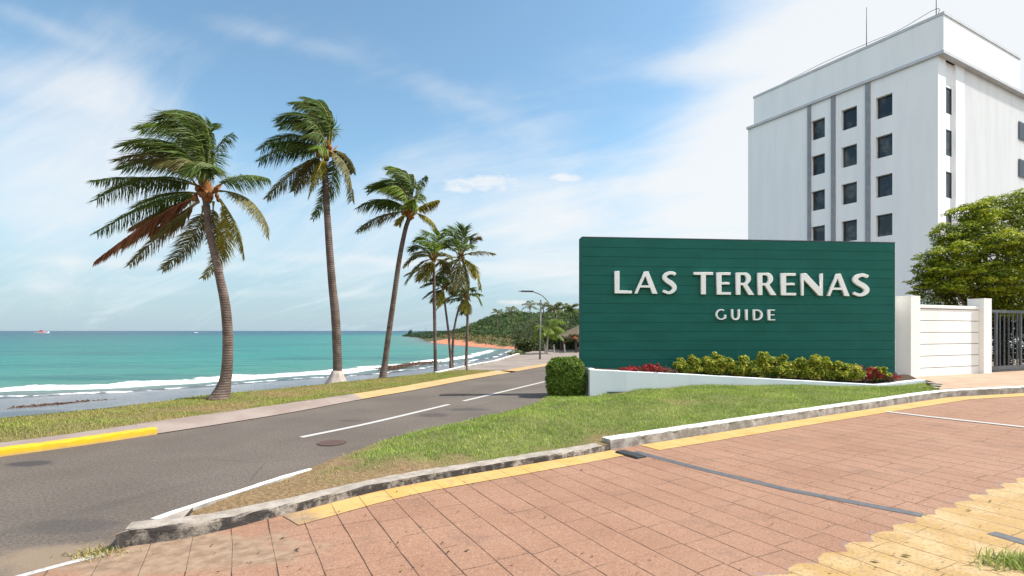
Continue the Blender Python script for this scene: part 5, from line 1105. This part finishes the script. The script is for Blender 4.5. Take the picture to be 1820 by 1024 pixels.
# seaweed drifts on the sand
V = []; Q = []
def drift(pts, w, n, h):
    P = resample(pts, n)
    for p in P:
        for _ in range(10):
            q = np.array(p[:3])+np.array([RNG.normal(0, w), RNG.normal(0, w*.6), abs(RNG.normal(0, h))]); s = RNG.uniform(.04, .13); T = nrm(RNG.normal(size=3)*np.array([1,1,.35]))*s; B = nrm(np.cross(T, RNG.normal(size=3)))*s*.45
            i = len(V); V.extend([q-T, q+B, q+T, q-B]); Q.append((i, i+1, i+2, i+3))
drift([ray_z(-40, 740, -1.1), ray_z(60, 724, -1.15), ray_z(140, 717, -1.2), ray_z(215, 713, -1.25)], .26, 380, .015); drift([ray_z(685, 656, -1.35), ray_z(715, 650, -1.38), ray_z(745, 646, -1.4), ray_z(770, 643.5, -1.42)], .42, 380, .03)
C = np.array([.11,.065,.045])+RNG.uniform(0, 1, (len(V)//4, 1))*np.array([.09,.05,.035])
tag(np_mesh('seaweed', np.array(V), np.array(Q), M['grass'], None, np.repeat(C, 4, 0)), 'brown seaweed drifts lying on the wet beach', 'seaweed', kind='stuff')
# dry debris and tufts on the drive edge
def tuft(c, n, ln, r, label, dryv):
    x = c[0]+RNG.normal(0, r, n); y = c[1]+RNG.normal(0, r*.6, n); z = np.full(n, c[2])
    o = blades('grass_tuft', x, y, z, RNG.uniform(.5, 1, n)*ln, RNG.uniform(.006, .011, n), grass_col(x, y, np.full(n, dryv)), M['grass'], 1.1); return tag(o, label, 'grass tuft')
c = ray_p(1812, 1005); tuft(c, 420, .10, .11, 'dark green grass tuft growing on the faded yellow paving', .25)
c = ray_p(168, 988); tuft((c[0], c[1]+.02, .0), 320, .05, .09, 'dry brown weed clump in the gutter by the broken kerb nose', .9)
c = ray_z(1620, 683, .33); tuft((10.2, 12.75, .27), 260, .14, .10, 'green weed clump beside the broken concrete at the planter end', .3)
# small leaves and grit lying about
V = []; Q = []; Cc = []
for _ in range(420):
    px, py = random.uniform(150, 1820), random.uniform(720, 1024); p = ray_p(px, py)
    if not inpoly(np.array([p[0]]), np.array([p[1]]), drive_poly)[0]: continue
    s = random.uniform(.006, .018)*(2.2 if random.random() < .05 else 1); a = random.random()*6.28; q = np.array([p[0], p[1], p[2]+.02]); T = np.array([math.cos(a), math.sin(a), .1])*s; B = np.array([-math.sin(a), math.cos(a), .25])*s*.5
    i = len(V); V += [q-T, q+B, q+T, q-B]; Q.append((i, i+1, i+2, i+3)); Cc.append(random.choice(((.06,.04,.03), (.16,.10,.06), (.3,.22,.14), (.2,.15,.05))))
tag(np_mesh('debris', np.array(V), np.array(Q), M['grass'], None, np.repeat(np.array(Cc), 4, 0)), 'tiny dry leaves and grit scattered over the red paving', 'debris', kind='stuff')

# ------------------------------------------------------------------ camera, light, sky
cd = bpy.data.cameras.new('camera'); cam = bpy.data.objects.new('camera', cd); COL.objects.link(cam); scene.camera = cam
cam.location = (0, 0, H); cam.rotation_euler = (math.radians(90), 0, 0); cd.sensor_width = 36; cd.lens = F/1820*36; cd.shift_y = (HY-512)/1820; cd.clip_end = 30000; cd.clip_start = .05
EL = math.radians(48); SX, SY = .99, .115
sv = Vector((SX, SY, 0)).normalized()*math.cos(EL)+Vector((0,0,math.sin(EL)))
sl = bpy.data.lights.new('sun', 'SUN'); sl.energy = 4.2; sl.angle = math.radians(.5); sl.color = (1, .95, .87); so = bpy.data.objects.new('sun', sl); COL.objects.link(so); so.rotation_euler = (-sv).to_track_quat('-Z', 'Y').to_euler()
w = bpy.data.worlds.new('World'); scene.world = w; w.use_nodes = True; nt = w.node_tree
class WT(NT):
    def __init__(s, tree): s.t = tree; s.n = tree.nodes; s.l = tree.links; s._pos = None
t = WT(nt); sky = t.n.new('ShaderNodeTexSky'); sky.sky_type = 'NISHITA'; sky.sun_disc = False; sky.sun_elevation = EL; sky.sun_rotation = math.atan2(SX, SY); sky.air_density = 1.0; sky.dust_density = .6; sky.ozone_density = 1.6
dirn = t.n.new('ShaderNodeTexCoord').outputs['Generated']; dz = t.xyz(dirn)
SK = .108
base = t.vmath('SCALE', sky.outputs[0]); base.node.inputs['Scale'].default_value = SK
base = t.mix(1.0, base, (.90,1.03,.95), 'MULTIPLY')
zz = t.math('ADD', t.math('MAXIMUM', dz[2], 0), .35)
cb = t.n.new('ShaderNodeCombineXYZ'); t.l.new(t.math('DIVIDE', dz[0], zz), cb.inputs[0]); t.l.new(t.math('DIVIDE', dz[1], zz), cb.inputs[1])
def rotz(deg):
    r = t.n.new('ShaderNodeVectorRotate'); r.rotation_type = 'Z_AXIS'; r.inputs['Angle'].default_value = math.radians(deg); t.l.new(cb.outputs[0], r.inputs['Vector']); return r.outputs[0]
n1 = t.noise(1.3, 7, t.scale(rotz(28), (.8, 1.5, 1)), .55, .8); n2 = t.noise(2.6, 9, t.scale(rotz(24), (.55, 1.9, 1)), .62, .9)
def pdir(px, py): return Vector(((px-CX)/F, 1, -(py-HY)/F)).normalized()
def blob(d, r, amt):
    return t.math('MULTIPLY', t.ramp(t.vmath('DISTANCE', dirn, tuple(d)), r, 0), amt)
cov = None
for px, py, r, k in ((10,300,.34,.24), (140,330,.28,.26), (330,350,.30,.34), (610,400,.26,.46), (860,390,.28,.56), (1080,410,.28,.58), (1260,410,.26,.44), (1440,220,.32,.34), (1520,20,.34,.32), (1740,60,.5,.60), (1780,250,.5,.5), (1240,300,.22,.22), (1300,140,.2,.16)):
    v = blob(pdir(px, py), r, k); cov = v if cov is None else t.math('ADD', cov, v)
ux = t.math('DIVIDE', dz[0], t.math('MAXIMUM', dz[1], .05)); uz = t.math('DIVIDE', dz[2], t.math('MAXIMUM', dz[1], .05))
wv_ = t.math('MULTIPLY', t.math('SUBTRACT', t.noise(3.0, 6, cb.outputs[0], .6), .5), .16)
for px, py, ln_, wd_, an_, k in ((640,105,340,70,21,.28), (800,165,180,44,17,.20), (330,85,280,54,14,.20), (470,60,240,26,16,.22), (120,150,240,60,10,.22), (60,40,160,22,22,.2), (1130,130,170,40,-14,.22), (1290,90,160,44,-20,.2), (980,70,260,60,12,.12), (930,230,260,50,-6,.14), (1150,330,200,26,-8,.22), (250,470,320,14,3,.18), (700,465,300,12,3,.2), (420,520,360,12,1,.16)):
    a_ = math.radians(an_); q1 = t.math('SUBTRACT', ux, (px-CX)/F); q2 = t.math('ADD', t.math('SUBTRACT', uz, (HY-py)/F), t.math('MULTIPLY', wv_, wd_/60))
    e1 = t.math('DIVIDE', t.math('SUBTRACT', t.math('MULTIPLY', q1, math.cos(a_)), t.math('MULTIPLY', q2, math.sin(a_))), ln_/F)
    e2 = t.math('DIVIDE', t.math('ADD', t.math('MULTIPLY', q1, math.sin(a_)), t.math('MULTIPLY', q2, math.cos(a_))), wd_/F)
    v = t.math('MULTIPLY', t.ramp(t.math('SQRT', t.math('ADD', t.math('MULTIPLY', e1, e1), t.math('MULTIPLY', e2, e2))), 1.3, .0, 0, 1), k); cov = t.math('ADD', cov, v)
cov = t.math('ADD', cov, t.math('ADD', blob(Vector((-.55,-.75,.38)).normalized(), 1.0, .9), blob(Vector((.2,-.9,.5)).normalized(), .9, .8)))  # extra cloud cover out of view, added to light the shaded fronts
dens = t.math('ADD', cov, t.math('ADD', t.math('MULTIPLY', t.math('SUBTRACT', n1, .52), .95), t.math('MULTIPLY', t.math('SUBTRACT', n2, .5), .80)))
mask = t.ramp(dens, .10, 1.02)
small = None                                      # three small sharp clouds low over the land and sea
for px, py, rx, ry, kk_ in ((995,314,.058,.011,.9), (860,326,.10,.022,.85), (925,537,.045,.006,.75)):
    v = t.vmath('SUBTRACT', dirn, tuple(pdir(px, py))); dd = t.vmath('LENGTH', t.vmath('MULTIPLY', v, (1/rx, 1/rx, 1/ry)))
    dd = t.math('ADD', dd, t.math('MULTIPLY', t.math('SUBTRACT', t.noise(30, 7, t.scale(dirn, (.6, 1, 1.6)), .65), .5), 2.6)); q = t.ramp(dd, 1.2, .1, 0, kk_); small = q if small is None else t.math('MAXIMUM', small, q)
mask = t.math('MAXIMUM', t.math('MULTIPLY', mask, .93), small)
bright = t.ramp(dz[1], -.55, .15, 1.15, .48)       # added unseen clouds behind the viewer, brightened as fill for shaded walls
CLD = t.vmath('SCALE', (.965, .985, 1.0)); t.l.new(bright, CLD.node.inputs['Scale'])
lowc = t.mix(t.ramp(dz[2], .0, .34, .85, 0), base, (.212,.285,.355))
lowc = t.mix(t.math('MULTIPLY', t.ramp(n2, .48, .62, 0, .25), t.ramp(dz[2], .30, .02)), lowc, (.36,.45,.49))
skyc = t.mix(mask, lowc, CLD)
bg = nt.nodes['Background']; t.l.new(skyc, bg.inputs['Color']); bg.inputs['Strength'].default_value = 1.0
scene.view_settings.view_transform = 'Standard'; scene.view_settings.look = 'None'; scene.view_settings.exposure = 1.0; scene.view_settings.gamma = 1
scene.cycles.max_bounces = 6; scene.cycles.diffuse_bounces = 3; scene.cycles.glossy_bounces = 2; scene.cycles.transmission_bounces = 2; scene.cycles.use_denoising = True
